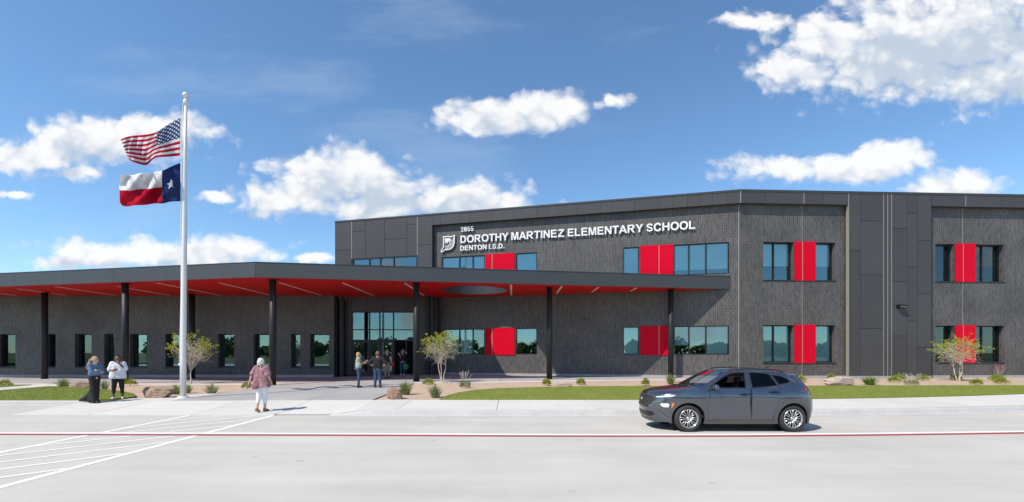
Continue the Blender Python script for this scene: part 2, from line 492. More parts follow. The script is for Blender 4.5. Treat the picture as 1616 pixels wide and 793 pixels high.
# open ground to the horizon, the road, the field behind the camera
def road_mat():
    m, nt, b = new_mat("road_concrete")
    N, L = nt.nodes, nt.links
    tc = N.new('ShaderNodeTexCoord')
    def noise(scale, detail, st=(1, 1, 1)):
        mp = N.new('ShaderNodeMapping'); mp.inputs['Scale'].default_value = st
        L.new(tc.outputs['Object'], mp.inputs[0])
        n = N.new('ShaderNodeTexNoise'); n.inputs['Scale'].default_value = scale; n.inputs['Detail'].default_value = detail
        n.inputs['Roughness'].default_value = 0.6
        L.new(mp.outputs[0], n.inputs['Vector']); return n.outputs['Fac']
    def ramp(v, a, b_, lo, hi):
        r = N.new('ShaderNodeMapRange'); r.inputs[1].default_value = a; r.inputs[2].default_value = b_
        r.inputs[3].default_value = lo; r.inputs[4].default_value = hi; L.new(v, r.inputs[0]); return r.outputs[0]
    def mul(a, c):
        n = N.new('ShaderNodeMath'); n.operation = 'MULTIPLY'; L.new(a, n.inputs[0]); L.new(c, n.inputs[1]); return n.outputs[0]
    s = ramp(noise(0.35, 5), 0.3, 0.7, 0.90, 1.07)
    s = mul(s, ramp(noise(1.0, 4, (0.16, 1.3, 1)), 0.3, 0.7, 0.92, 1.05))     # long brooming and tyre streaks
    s = mul(s, ramp(noise(38, 3), 0.3, 0.7, 0.94, 1.05))
    vo = N.new('ShaderNodeTexVoronoi'); vo.inputs['Scale'].default_value = 0.9; vo.inputs['Randomness'].default_value = 1.0
    L.new(tc.outputs['Object'], vo.inputs['Vector'])
    s = mul(s, ramp(vo.outputs['Distance'], 0.02, 0.09, 0.78, 1.0))           # oil spots
    vm = N.new('ShaderNodeVectorMath'); vm.operation = 'SCALE'; vm.inputs[0].default_value = (0.525, 0.497, 0.442)
    L.new(s, vm.inputs['Scale']); L.new(vm.outputs[0], b.inputs['Base Color'])
    b.inputs['Roughness'].default_value = 0.85
    bp = N.new('ShaderNodeBump'); bp.inputs['Strength'].default_value = 0.15; bp.inputs['Distance'].default_value = 0.01
    L.new(noise(70, 3), bp.inputs['Height']); L.new(bp.outputs[0], b.inputs['Normal'])
    return m
M_ROAD = road_mat()
M_EARTH = pm("open_ground", (0.16, 0.15, 0.07), 0.95, var=0.25, vscale=0.05)
M_FIELD = pm("field_grass", (0.13, 0.17, 0.045), 0.95, col2=(0.09, 0.12, 0.03), vscale=0.15)

m = MB(); m.add([(-3000, -3000, -0.35), (3000, -3000, -0.35), (3000, 3000, -0.35), (-3000, 3000, -0.35)], [(0, 1, 2, 3)])
tag(m.build("ground", M_EARTH), kind="structure")
# road slabs: cast bays with fine sawn joints
rp = [(-62, -19), (62, -19)] + [(62 - k * 2, kerb_y(min(62 - k * 2, 40)) + 0.02) for k in range(0, 39)] + [(RAMP_L + 0.01, 14.37), (RAMP_L, 16.95), (-62, 16.95)]
pts, tris = cdt_region(rp, (), 6.0, 6.0)
mm = MB(); mm.add([(x, y, 0) for x, y in pts], tris)
tag(mm.build("road", M_ROAD), kind="structure")
mm = MB(); mm.box(-160, 160, -190, -19, -0.3, 0.12)
tag(mm.build("field", M_FIELD), kind="structure")

# kerb along the right, low kerb in front of the left lawn
def sweep(path, prof, name, mat, parent=None, kind=None):
    m = MB(); n = len(prof)
    for i, (x, y) in enumerate(path):
        m.v += [(x, y + py, pz) for (py, pz) in prof]
    for i in range(len(path) - 1):
        for k in range(n - 1):
            m.f.append([i * n + k, (i + 1) * n + k, (i + 1) * n + k + 1, i * n + k + 1]); m.uv.append(None); m.mi.append(0)
    o = m.build(name, mat, parent)
    if kind: tag(o, kind=kind)
    return o
path = [(RAMP_R + 0.0 + 0.5 * i, kerb_y(RAMP_R + 0.5 * i)) for i in range(90)]
m = MB(); n = 5
for (x, y) in path:
    h = max(0.012, 0.15 * smooth((x - RAMP_R) / 1.2))
    m.v += [(x, y - 0.35, 0.004), (x, y - 0.02, 0.008), (x, y + 0.02, h - 0.012), (x, y + 0.045, h), (x, y + 0.165, h + 0.002), (x, y + 0.165, -0.1)]
n = 6
for i in range(len(path) - 1):
    for k in range(n - 1):
        m.f.append([i * n + k, (i + 1) * n + k, (i + 1) * n + k + 1, i * n + k + 1]); m.uv.append(None); m.mi.append(0)
tag(m.build("kerb", M_KERB), kind="structure")
sweep([(-62, 16.9), (-30, 16.9), (RAMP_L - 0.6, 16.9), (RAMP_L, 16.9)],
      [(-0.3, 0.005), (0.0, 0.01), (0.03, 0.155), (0.06, 0.175), (0.2, 0.18), (0.2, -0.1)], "kerb", M_KERB, None, "structure")

# pale walk behind the kerb, slab by slab, and the apron that falls to the road
walk = empty("sidewalk", (0, 15.7, 0.15)); tag(walk, kind="structure")
edges = [-3.6 + 3.12 * i for i in range(13)]
edges = [-4.9] + edges
for i in range(len(edges) - 1):
    x0, x1 = edges[i] + 0.008, edges[i + 1] - 0.008
    n = 4
    poly = [(x0 + (x1 - x0) * k / n, kerb_y(x0 + (x1 - x0) * k / n) + 0.17) for k in range(n + 1)]
    poly += [(x1 + (x0 - x1) * k / n, lawn_y(x1 + (x0 - x1) * k / n)) for k in range(n + 1)]
    plan_piece("slab", poly, 0.004, M_WALK if i % 3 else M_WALK_B, walk, 0.8, 0.8, 0.12)
apron = empty("pavement", (-10, 15.7, 0.02)); tag(apron, kind="structure")
edges = [RAMP_L, -13.0, -9.85, -7.3, -4.9]
for i in range(len(edges) - 1):
    x0, x1 = edges[i] + 0.008, edges[i + 1] - 0.008
    y1 = 17.05 if i else 17.05
    y0 = 14.37 if i < 3 else 14.53
    plan_piece("slab", [(x0, y0), (x1, y0), (x1, y1), (x0, y1)], 0.004, M_WALK if i % 2 else M_WALK_B, apron, 0.6, 0.6, 0.08)
# tan planting beds under everything else
m = MB()
bed_l = [(-60, 17.06), (-4.0, 17.06), (-4.0, 31), (-60, 31)]
plan_piece("planting_bed", [(-60, 17.06), (-4.95, 17.06), (-4.95, 31.2), (-60, 31.2)], -0.045, M_BED, None, 1.2, 1.2)
tag(bpy.data.objects["planting_bed"], kind="structure")
pb = [(-4.95, 17.05)] + [(x, lawn_y(x) - 0.02) for x in range(-3, 38, 2)] + [(37, 31), (13, 29), (-4.95, 33)]
o = plan_piece("planting_bed", pb, -0.03, M_BED, None, 0.6, 0.8); tag(o, kind="structure")
# turf
right_lawn = [(-2.65, 17.07), (-2.5, 18.4), (-2.2, 19.5), (-1.6, 20.6), (-0.6, 21.3), (1.3, 21.9), (3.5, 22.25), (6, 22.45), (14, 22.6), (24, 22.8), (37, 23.0)]
right_lawn += [(x, lawn_y(x) + 0.015) for x in range(37, -3, -2)]
left_lawn = [(-23.1, 17.12), (-15.6, 17.12), (-14.9, 17.4), (-14.7, 18.3), (-15.6, 19.4), (-17.2, 20.7), (-19.3, 21.9), (-21.5, 22.9), (-23.1, 23.4)]
for poly, nm in ((right_lawn, 0), (left_lawn, 1)):
    o = plan_piece("lawn", poly, 0.03, M_TURF, None, 0.7, 0.7, 0.08); tag(o, kind="structure")
far_lawn = [(-60, 17.12), (-25.1, 17.12), (-25.1, 24.5), (-60, 24.5)]
o = plan_piece("lawn", far_lawn, 0.03, M_TURF, None, 2, 2, 0.08); tag(o, kind="structure")
def blades(poly, n, seed, lab):
    rng = np.random.default_rng(seed)
    xs_ = [p[0] for p in poly]; ys_ = [p[1] for p in poly]
    V, F = [], []
    while len(F) < n:
        x, y = rng.uniform(max(min(xs_), -24), min(max(xs_), 31)), rng.uniform(min(ys_), max(ys_))
        if abs(x) > 1.12 * y or not inside((x, y), poly): continue
        z = G(x, y) + 0.025; h = rng.uniform(0.018, 0.038); a = rng.uniform(0, 6.28); w = 0.007
        lx, ly = rng.normal(0, 0.02, 2); b = len(V)
        V += [(x - w * math.cos(a), y - w * math.sin(a), z), (x + w * math.cos(a), y + w * math.sin(a), z), (x + lx, y + ly, z + h)]
        F.append((b, b + 1, b + 2))
    me = bpy.data.meshes.new("grass"); me.from_pydata(V, [], F)
    tag(link("grass", me, M_BLADE), lab, "grass", kind="stuff")
blades(right_lawn, 60000, 3, "short mown grass of the long lawn behind the grey car")
blades(left_lawn, 16000, 4, "short mown grass of the lawn behind the two standing women")

# grey plaza from the crossing to the doors, and the walk under the canopy, its shade painted as darker grey
plaza = empty("plaza", (-8.7, 24, 0.2)); tag(plaza, kind="structure")
def pl(x, y): return (x, y)
rows = [17.065, 19.3, 21.6, 23.9, 26.2, 28.6, 31.2]
cols = [-12.4, -9.95, -7.5, -5.1]
for j in range(len(rows) - 1):
    for i in range(3):
        x0, x1, y0, y1 = cols[i], cols[i + 1], rows[j], rows[j + 1]
        g = 0.008
        poly = [(x0 + g, y0 + g), (x1 - g, y0 + g), (x1 - g, y1 - g), (x0 + g, y1 - g)]
        if j == len(rows) - 2: poly = [(x0 + g, y0 + g), (x1 - g, y0 + g), (x1 - g, 33.0), (x0 + g, 33.0)]
        plan_piece("slab", poly, 0.0, M_PLAZA_WALKSHADE if (i + j) % 2 else M_PLAZA_WALKSHADE_B, plaza, 0.9, 0.9, 0.1)
plan_piece("slab", [(-14.5, 17.065), (-12.41, 17.065), (-12.41, 20.3), (-12.9, 19.6), (-13.6, 18.5), (-14.5, 17.9)], 0.0, M_WALK_B, apron, 0.6, 0.6, 0.1)
walk2 = empty("walkway", (0, 28, 0.3)); tag(walk2, kind="structure")
def front_r(x): return 24.55 + 0.172 * (x + 3.6)
n_ = 7
xe = [-5.09 + (10.4 + 5.09) * i / n_ for i in range(n_ + 1)]
for i in range(n_):
    a, b = xe[i] + 0.008, xe[i + 1] - 0.008
    plan_piece("slab", [(a, front_r(a)), (b, front_r(b)), (b, front_r(b) + 0.5), (a, front_r(a) + 0.5)], 0.0, M_WALK, walk2, 1.0, 1.0, 0.1)  # front band kept pale as the sunlit edge of the walk
    plan_piece("slab", [(a, front_r(a) + 0.51), (b, front_r(b) + 0.51), (b, 28.45 - 0.253 * (b - 13.0)), (a, 28.45 - 0.253 * (a - 13.0))], 0.0, M_PLAZA_WALKSHADE if i % 2 else M_PLAZA_WALKSHADE_B, walk2, 1.0, 1.0, 0.1)  # canopy shade put into the colour: darker grey than the front band
xe = [-12.42 - 3.6 * i for i in range(10)]
for i in range(9):
    a, b = xe[i + 1] + 0.008, xe[i] - 0.008
    plan_piece("slab", [(a, 25.0), (b, 25.0), (b, 25.59), (a, 25.59)], 0.0, M_WALK, walk2, 1.5, 1.5, 0.1)
    plan_piece("slab", [(a, 25.6), (b, 25.6), (b, 31.6), (a, 31.6)], 0.0, M_PLAZA_WALKSHADE_B if i % 2 else M_PLAZA_WALKSHADE, walk2, 1.5, 1.5, 0.1)  # darker grey again stands in for shade under the canopy
path_l = empty("path", (-24, 22, 0.2)); tag(path_l, kind="structure")
for i in range(4):
    a, b = 17.12 + 2.12 * i, 17.12 + 2.12 * (i + 1) - 0.015
    plan_piece("slab", [(-25.05, a), (-23.15, a), (-23.15, b), (-25.05, b)], 0.0, M_WALK if i % 2 else M_WALK_B, path_l, 1, 1, 0.1)

# painted lines
def ribbon(pts, w, z, name, mat, parent=None, zf=None):
    m = MB(); P = [Vector(p) for p in pts]
    for i, p in enumerate(P):
        d = (P[min(i + 1, len(P) - 1)] - P[max(i - 1, 0)]).normalized()
        n = Vector((-d.y, d.x)) * w / 2
        for q in (p - n, p + n): m.v.append((q.x, q.y, z + (zf(q.x, q.y) if zf else 0)))
    for i in range(len(P) - 1):
        m.f.append([2 * i, 2 * i + 2, 2 * i + 3, 2 * i + 1]); m.uv.append(None); m.mi.append(0)
    return m.build(name, mat, parent)
def red_y(x):
    xs_ = [-40, -12, -4, 2.8, 7, 12.2, 40]; ys_ = [11.3, 11.01, 10.9, 10.72, 10.8, 11.19, 13.6]
    return float(np.interp(x, xs_, ys_))
def red_s(x): return sum(red_y(x + d) for d in (-3, -2, -1, 0, 1, 2, 3)) / 7
line = empty("fire_lane_line", (0, 10.8, 0)); tag(line, kind="structure")
X_ = [-40 + 0.8 * i for i in range(101)]
ribbon([(x, red_s(x)) for x in X_], 0.16, 0.008, "red_stripe", M_LINER, line)
ribbon([(x, red_s(x) + 0.185) for x in X_], 0.19, 0.008, "white_stripe", M_LINEW, line)
cross = empty("crosswalk", (-8.6, 10, 0)); tag(cross, kind="structure")
def gap(y0, y1, x):       # crossing lines stop at the red line
    yr = red_s(x)
    return [(y0, yr - 0.1), (yr + 0.30, y1)] if y0 < yr < y1 else [(y0, y1)]
for x, y1 in ((-9.85, 14.35), (-7.3, 14.35)):
    for (a, b) in gap(3.0, y1, x): ribbon([(x, a), (x, b)], 0.15, 0.004, "border_line", M_LINEW, cross)
k = 0
for yb in [4.27 + 1.16 * i for i in range(-2, 12)]:
    p, q = Vector((-7.38, yb)), Vector((-9.78, yb - 2.4 * 1.15))
    N_ = 24
    run = []
    for i in range(N_ + 1):
        c = p.lerp(q, i / N_); yr = red_s(c.x)
        ok = c.y < 14.3 and c.y > 2.5 and not (yr - 0.12 < c.y < yr + 0.32)
        if ok: run.append((c.x, c.y))
        if (not ok or i == N_) and len(run) > 1:
            ribbon([run[0], run[-1]], 0.105, 0.0045, "hatch_line", M_LINEW, cross); run = []
        elif not ok: run = []

# ------------------------------------------------------------------ the school
class Face:
    """a vertical facade plane: s along it, z up, d outwards"""
    def __init__(f, ox, oy, ang):
        f.o = Vector((ox, oy)); f.t = Vector((math.cos(ang), math.sin(ang))); f.n = Vector((math.sin(ang), -math.cos(ang)))
    def p(f, s, z, d=0.0):
        q = f.o + f.t * s + f.n * d
        return (q.x, q.y, z)
    def s(f, px, d=0.0):
        a = (px - 808) / FPX; o = f.o + f.n * d
        return (a * o.y - o.x) / (f.t.x - a * f.t.y)
    def z(f, px, py, d=0.0):
        s = f.s(px, d); Y = f.p(s, 0, d)[1]
        return CAM_H + (HORIZON - py) / FPX * Y
    def box(f, m, s0, s1, z0, z1, d0, d1, mi=0):
        m.hexa([f.p(s0, z0, d1), f.p(s1, z0, d1), f.p(s1, z0, d0), f.p(s0, z0, d0),
                f.p(s0, z1, d1), f.p(s1, z1, d1), f.p(s1, z1, d0), f.p(s0, z1, d0)], mi)
TH = math.atan(0.253)
LF = Face(13.46, 27.83, -TH)                 # brick plane of the sign facade, s = 0 at the bend, negative to the left
RF = Face(13.46, 27.83, R(2.9))              # brick plane of the right wing
WF = Face(0.0, 31.3, 0.0)                    # single-storey wing on the left
VF = Face(0.0, 32.0, 0.0)                    # entrance front
school = empty("school_building", (0, 31, 0.4))
tag(school, "two-storey charcoal brick and metal school with red panels and long entrance wing", "building")
Z0, ZC, ZT, OV = 0.55, 10.72, 11.40, 0.30    # brick base, cornice underside, cap underside, overhang

def wall(F, s0, s1, z0, z1, holes, rec, mat, d=0.0, name="wall"):
    m = MB()
    S = sorted({s0, s1, *[h[0] for h in holes], *[h[1] for h in holes]}); Z = sorted({z0, z1, *[h[2] for h in holes], *[h[3] for h in holes]})
    for i in range(len(S) - 1):
        for j in range(len(Z) - 1):
            c = ((S[i] + S[i + 1]) / 2, (Z[j] + Z[j + 1]) / 2)
            if any(h[0] < c[0] < h[1] and h[2] < c[1] < h[3] for h in holes): continue
            q = [(S[i], Z[j]), (S[i + 1], Z[j]), (S[i + 1], Z[j + 1]), (S[i], Z[j + 1])]
            m.add([F.p(a, b, d) for a, b in q], [(0, 1, 2, 3)], q)
    for (a, b, c, e) in holes:
        ring = [(a, c), (b, c), (b, e), (a, e)]
        for i in range(4):
            p, q = ring[i], ring[(i + 1) % 4]
            m.add([F.p(*p, d), F.p(*q, d), F.p(*q, d - rec - 0.1), F.p(*p, d - rec - 0.1)], [(0, 3, 2, 1)],
                  [(p[0], p[1]), (q[0], q[1]), (q[0] + 0.3, q[1] + 0.3), (p[0] + 0.3, p[1] + 0.3)])
    return m.build(name, mat, school)

def window(F, s0, s1, z0, z1, rec, mull=(), trans=(), shade=(), jamb_r=0.0, sill=True, fw=0.055, name="window"):
    """frame mesh with its panes and roller shades below it; shade: fraction of the height it covers, per pane column"""
    m = MB(); d1 = -rec + 0.07; d0 = -rec - 0.03
    F.box(m, s0 - 0.01, s0 + fw, z0, z1, d0, d1); F.box(m, s1 - fw, s1 + 0.01, z0, z1, d0, d1)
    F.box(m, s0 + fw, s1 - fw, z1 - fw, z1 + 0.01, d0, d1 - 0.002); F.box(m, s0 + fw, s1 - fw, z0 - 0.01, z0 + fw, d0, d1 - 0.002)
    for s in mull: F.box(m, s - 0.035, s + 0.035, z0 + fw, z1 - fw, d0, d1 - 0.004)
    cols = [s0 + fw] + [x for s in mull for x in (s - 0.035, s + 0.035)] + [s1 - fw]
    rws = [z0 + fw] + [x for z in trans for x in (z - 0.03, z + 0.03)] + [z1 - fw]
    for z in trans:
        for i in range(0, len(cols), 2): F.box(m, cols[i], cols[i + 1], z - 0.03, z + 0.03, d0, d1 - 0.006)
    if sill and rec > 0.1: F.box(m, s0 - 0.03, s1 + 0.03, z0 - 0.07, z0 - 0.012, -rec + 0.0, 0.03)
    w = m.build(name, M_FRAME, school)
    for i in range(0, len(cols), 2):
        for j in range(0, len(rws), 2):
            g = MB(); F.box(g, cols[i] - 0.01, cols[i + 1] + 0.01, rws[j] - 0.01, rws[j + 1] + 0.01, -rec - 0.004, -rec + 0.004)
            g.build("pane", M_GLASS, w)
        if shade and shade[i // 2]:
            h = (z1 - z0) * shade[i // 2]; g = MB()
            F.box(g, cols[i] + 0.02, cols[i + 1] - 0.02, z1 - fw - h, z1 - fw, -rec - 0.07, -rec - 0.06)
            F.box(g, cols[i] + 0.02, cols[i + 1] - 0.02, z1 - fw - h - 0.03, z1 - fw - h, -rec - 0.08, -rec - 0.05)
            g.build("roller_shade", M_SHADE, w)
    return w

def red_panels(F, cuts, z0, z1):
    for i in range(len(cuts) - 1):
        m = MB(); F.box(m, cuts[i] + 0.012, cuts[i + 1] - 0.012, z0, z1, -0.05, 0.05)
        m.build("red_panel", M_RED, school)
    for c in cuts[1:-1]:
        m = MB(); F.box(m, c - 0.016, c + 0.016, z0, z1, -0.05, 0.054); m.build("joint_strip", M_STRIP, school)
    m = MB(); F.box(m, cuts[0], cuts[-1], z0 - 0.01, z1 + 0.01, -0.06, 0.02); m.build("panel_frame", M_BACK, school)

# --- sign facade
def LZ(px, py, d=0): return LF.z(px, py, d)
sU0, sU1 = 6.64, 8.53; sD0, sD1 = 1.80, 3.545
gU = [(697, 765, (724.8, 746)), (814, 847.5, ()), (983, 1008.5, ()), (1063.5, 1151, (1087.5, 1114.5))]
holes = []
for a, b, mu in gU: holes += [(LF.s(a), LF.s(b), sU0, sU1), (LF.s(a), LF.s(b), sD0, sD1)]
wall(LF, LF.s(681), 0.0, Z0, ZC + 0.02, holes, 0.10, M_BRICK)
shU = {0: (0.62, 0.62, 0.62), 1: (0.8,), 2: (0.9,), 3: (0.78, 0.78, 0.78)}
shD = {0: (0.93, 0.93, 0), 1: (0.5,), 2: (0.93,), 3: (0.62, 0.62, 0.93)}
for k, (a, b, mu) in enumerate(gU):
    window(LF, LF.s(a), LF.s(b), sU0, sU1, 0.10, [LF.s(x) for x in mu], (), shU[k])
    window(LF, LF.s(a), LF.s(b), sD0, sD1, 0.10, [LF.s(x) for x in mu], (), shD[k])
for z0, z1 in ((sU0 - 0.03, sU1 + 0.03), (sD0 - 0.03, sD1 + 0.03)):
    red_panels(LF, [LF.s(766), LF.s(777), LF.s(812.5)], z0, z1)
    red_panels(LF, [LF.s(1010), LF.s(1040), LF.s(1062.5)], z0, z1)
# cornice panel by panel
ccuts = [682, 695, 727.6, 741, 777, 811, 847, 866, 881, 910, 948, 966, 1001, 1041, 1063, 1085, 1106, 1124, 1147]
S_ = [LF.s(x, OV) for x in ccuts] + [OV * math.tan(R(8.5))]
for i in range(len(S_) - 1):
    m = MB(); LF.box(m, S_[i] + 0.008, S_[i + 1] - 0.008, ZC, ZT, 0.02, OV); m.build("cornice_panel", M_PANEL if i % 3 else M_PANEL_B, school)
m = MB(); LF.box(m, S_[0], S_[-1] - 0.02, ZC + 0.01, ZT - 0.005, -0.15, OV - 0.015); m.build("cornice_backing", M_BACK, school)
m = MB(); LF.box(m, LF.s(529, OV) - 0.03, OV * math.tan(R(8.5)) + 0.005, ZT + 0.012, ZT + 0.11, -0.3, OV + 0.035); m.build("parapet_cap", M_CAP, school)
m = MB(); LF.box(m, LF.s(529, OV), OV * math.tan(R(8.5)), ZT - 0.001, ZT + 0.012, -0.3, OV + 0.012); m.build("cap_edge", M_STRIP, school)
for x in (905, 1168.4):
    pass
# --- metal block at the left end of the upper floor
zb = 6.2
wz1 = LZ(600, 406.5, OV)
mc = [528.8, 554.9, 576.6, 606.5, 641.9, 658.6, 682]
hj = {0: [395], 1: [365.6], 3: [377.5], 4: [354.6], 5: [387]}
for i in range(6):
    a, b = LF.s(mc[i], OV), LF.s(mc[i + 1], OV)
    bot = wz1 if 1 <= i <= 4 else zb
    zz = [bot] + sorted([LZ((mc[i] + mc[i + 1]) / 2, y, OV) for y in hj.get(i, [])]) + [ZT]
    for j in range(len(zz) - 1):
        m = MB(); LF.box(m, a + 0.012, b - 0.012, zz[j] + (0.012 if j else 0), zz[j + 1] - (0.012 if j < len(zz) - 2 else 0.003), 0.1, OV)
        m.build("metal_panel", M_PANEL if (i + j) % 2 else M_PANEL_B, school)
for x, z in ((554.9, wz1), (658.6, wz1)):
    m = MB(); s = LF.s(x, OV); LF.box(m, s - 0.02, s + 0.02, z, ZT, 0.1, OV + 0.006); m.build("joint_strip", M_STRIP, school)
a, b = LF.s(529, OV), LF.s(682, OV)
wa, wb = LF.s(556.5, OV), LF.s(658, OV)
wall(LF, a, b, zb, ZT, [(wa, wb, zb + 0.05, wz1)], 0.1, M_BACK, OV - 0.03)
LFo = Face(*(LF.o + LF.n * OV), -TH)
window(LFo, wa, wb, zb + 0.05, wz1 - 0.02, 0.08, [LFo.s(582.9), LFo.s(599.9), LFo.s(621.3)], (), (0, 0, 0, 0), sill=False)
m = MB()                                          # left flank and the return beside the brick
LF.box(m, a - 0.02, a + 0.0, zb, ZT - 0.01, -16, OV - 0.002)
LF.box(m, b - 0.03, b - 0.001, zb, ZT - 0.01, -0.2, OV - 0.003)
m.build("flank_wall", M_PANEL_B, school)

# --- right wing
def RZ(px, py, d=0): return RF.z(px, py, d)
rwin = [(1204.7, 1252.5, (1224.5,)), (1287.6, 1318, ()), (1476, 1505.7, ()), (1539.8, 1584.7, (1556.5,))]
uz0, uz1 = RZ(1260, 442.5), RZ(1260, 382.5)
dz0, dz1 = RZ(1260, 572.5), RZ(1260, 513.5)
REC = 0.34
for (pa, pb, ks) in ((1166, 1340, (0, 1)), (1470, 2050, (2, 3))):
    hs = []
    for k in ks:
        hs += [(RF.s(rwin[k][0]), RF.s(rwin[k][1]), uz0, uz1), (RF.s(rwin[k][0]), RF.s(rwin[k][1]), dz0, dz1)]
    wall(RF, 0.0 if pa == 1166 else RF.s(pa), RF.s(pb), Z0, ZC + 0.02, hs, REC, M_BRICK)
for k, (a, b, mu) in enumerate(rwin):
    sh = 0.57
    jr = 0.0
    n = len(mu) + 1
    window(RF, RF.s(a), RF.s(b), uz0, uz1, REC, [RF.s(x) + 0.03 for x in mu], (), (sh,) * n)
    window(RF, RF.s(a), RF.s(b), dz0, dz1, REC, [RF.s(x) + 0.03 for x in mu], (), ((0.93, 0.93), (0.93,), (0.55,), (0.93, 0.6))[k])
for (z0, z1) in ((uz0, uz1), (dz0, dz1)):
    red_panels(RF, [RF.s(1253.2), RF.s(1265.6), RF.s(1286.6)], z0 - 0.03, z1 + 0.03)
    red_panels(RF, [RF.s(1506.4), RF.s(1519), RF.s(1539.0)], z0 - 0.03, z1 + 0.03)
for x in (1265.6, 1519):                          # movement joints running up the brick
    s = RF.s(x)
    for (z0, z1) in ((Z0, dz0 - 0.05), (dz1 + 0.05, uz0 - 0.05), (uz1 + 0.05, ZC)):
        m = MB(); RF.box(m, s - 0.012, s + 0.012, z0, z1, -0.02, 0.006); m.build("joint_strip", M_STRIP, school)
m = MB(); m.tube([LF.p(0, Z0, 0.0), LF.p(0, ZC, 0.0)], 0.028, 6); m.build("corner_trim", M_STRIP, school)
mcols = [1339.2, 1358, 1394.4, 1400.8, 1407, 1431.7, 1447.6, 1470]
hjr = {0: [395.8], 1: [349, 434, 519], 4: [361, 445, 530.6], 5: [337, 421.7, 507], 6: [380, 464, 549]}
for i in range(7):
    a, b = RF.s(mcols[i], OV), RF.s(mcols[i + 1], OV)
    zz = [Z0] + sorted([RZ((mcols[i] + mcols[i + 1]) / 2, y, OV) for y in hjr.get(i, [])]) + [ZT]
    for j in range(len(zz) - 1):
        m = MB(); RF.box(m, a + 0.012, b - 0.012, zz[j] + (0.012 if j else 0), zz[j + 1] - (0.012 if j < len(zz) - 2 else 0.003), -0.02, OV)
        m.build("metal_panel", M_PANEL if (i + j) % 2 else M_PANEL_B, school)
for x in (1339.2, 1394.4, 1400.8, 1407):
    s = RF.s(x, OV); m = MB(); RF.box(m, s - 0.018, s + 0.018, Z0, ZT - 0.003, 0.1, OV + 0.006); m.build("joint_strip", M_STRIP, school)
m = MB(); RF.box(m, RF.s(1339.2, OV), RF.s(1470, OV), Z0, ZT - 0.01, -0.2, OV - 0.02); m.build("panel_backing", M_BACK, school)
rc = [None, 1208, 1268.8, 1300, 1338.9]
S_ = [-OV * math.tan(R(8.5))] + [RF.s(x, OV) for x in rc[1:]]
rc2 = [RF.s(x, OV) for x in (1470.4, 1524, 1579, 1636, 1700, 1780, 1860, 1960, 2050)]
for SS in (S_, rc2):
    for i in range(len(SS) - 1):
        m = MB(); RF.box(m, SS[i] + 0.008, SS[i + 1] - 0.008, ZC, ZT, 0.02, OV); m.build("cornice_panel", M_PANEL if i % 2 else M_PANEL_B, school)
    m = MB(); RF.box(m, SS[0] + 0.03, SS[-1], ZC + 0.01, ZT - 0.005, -0.15, OV - 0.015); m.build("cornice_backing", M_BACK, school)
for x in (1268.8, 1524):
    s = RF.s(x, OV); m = MB(); RF.box(m, s - 0.018, s + 0.018, ZC, ZT - 0.003, 0.1, OV + 0.006); m.build("joint_strip", M_STRIP, school)
m = MB(); m.tube([LF.p(OV * math.tan(R(8.5)), ZC, OV), LF.p(OV * math.tan(R(8.5)), ZT, OV)], 0.025, 6); m.build("joint_strip", M_STRIP, school)
m = MB(); RF.box(m, -OV * math.tan(R(8.5)), RF.s(2050), ZT + 0.012, ZT + 0.11, -0.3, OV + 0.035); m.build("parapet_cap", M_CAP, school)
m = MB(); RF.box(m, -OV * math.tan(R(8.5)), RF.s(2050), ZT - 0.001, ZT + 0.012, -0.3, OV + 0.012); m.build("cap_edge", M_STRIP, school)
# concrete base
m = MB(); LF.box(m, LF.s(683), 0.006, 0.1, Z0 - 0.004, -0.3, 0.012); RF.box(m, 0.004, RF.s(2050), 0.1, Z0 - 0.004, -0.3, 0.014)
m.build("foundation", M_FOUND, school)
m = MB(); RF.box(m, RF.s(1339.2, OV), RF.s(1470, OV), 0.1, Z0 - 0.006, 0.02, OV - 0.01); m.build("foundation", M_FOUND, school)

# --- single-storey wing
lw = [(-6, 24.3), (72, 87.8), (118, 144.3), (164.5, 180.2), (205, 231.5), (261, 290), (344, 369.6), (400.5, 427), (459, 473.8), (489, 519.5)]
lz0, lz1 = 0.97, 3.17
RECL = 0.38
hs = [(WF.s(a), WF.s(b), lz0, lz1) for a, b in lw]
xL, xR = -45.0, WF.s(527)
wall(WF, xL, xR, Z0 - 0.1, 5.8, hs, RECL, M_BRICK)
for a, b in lw: window(WF, WF.s(a), WF.s(b), lz0, lz1, RECL, (), (), (0,))
m = MB(); WF.box(m, xL, xR, 0.05, Z0 - 0.104, -0.3, 0.015); m.build("foundation", M_FOUND, school)
m = MB(); m.box(xR - 0.001, xR + 0.02, 31.29, 32.3, 0.2, 5.75); m.build("return_wall", M_PANEL_B, school)
# --- entrance front
vx0, vx1 = xR + 0.02, VF.s(690)
ex0, ex1, ez0, ez1 = VF.s(554.5), VF.s(653.5), 0.38, 4.73
wall(VF, vx0, vx1 + 0.1, 0.2, 5.75, [(ex0, ex1, 0.2, ez1)], 0.15, M_BACK, -0.06)
pc = [vx0, VF.s(543), ex0]
def vpanel(a, b, z0, z1, alt=0):
    m = MB(); VF.box(m, a + 0.01, b - 0.01, z0 + 0.01, z1 - 0.01, -0.05, 0.0); m.build("metal_panel", M_PANEL_B if alt else M_PANEL, school)
for z0, z1 in ((0.42, 2.9), (2.9, 5.74)):
    vpanel(vx0, VF.s(543), z0, z1); vpanel(VF.s(543), ex0, z0, z1, 1)
    vpanel(ex1, VF.s(672), z0, z1); vpanel(VF.s(672), vx1, z0, z1, 1)
cuts = [554.5, 578, 606, 641, 653.5]
for i in range(4): vpanel(VF.s(cuts[i]), VF.s(cuts[i + 1]), ez1, 5.74, i % 2)
for x in (530, 540, 674.5, 682):
    a = VF.s(x, 0.35)
    m = MB(); m.box(a - 0.13, a + 0.13, 31.52, 31.78, 0.3, 5.72); m.build("post", M_COLUMN, school)
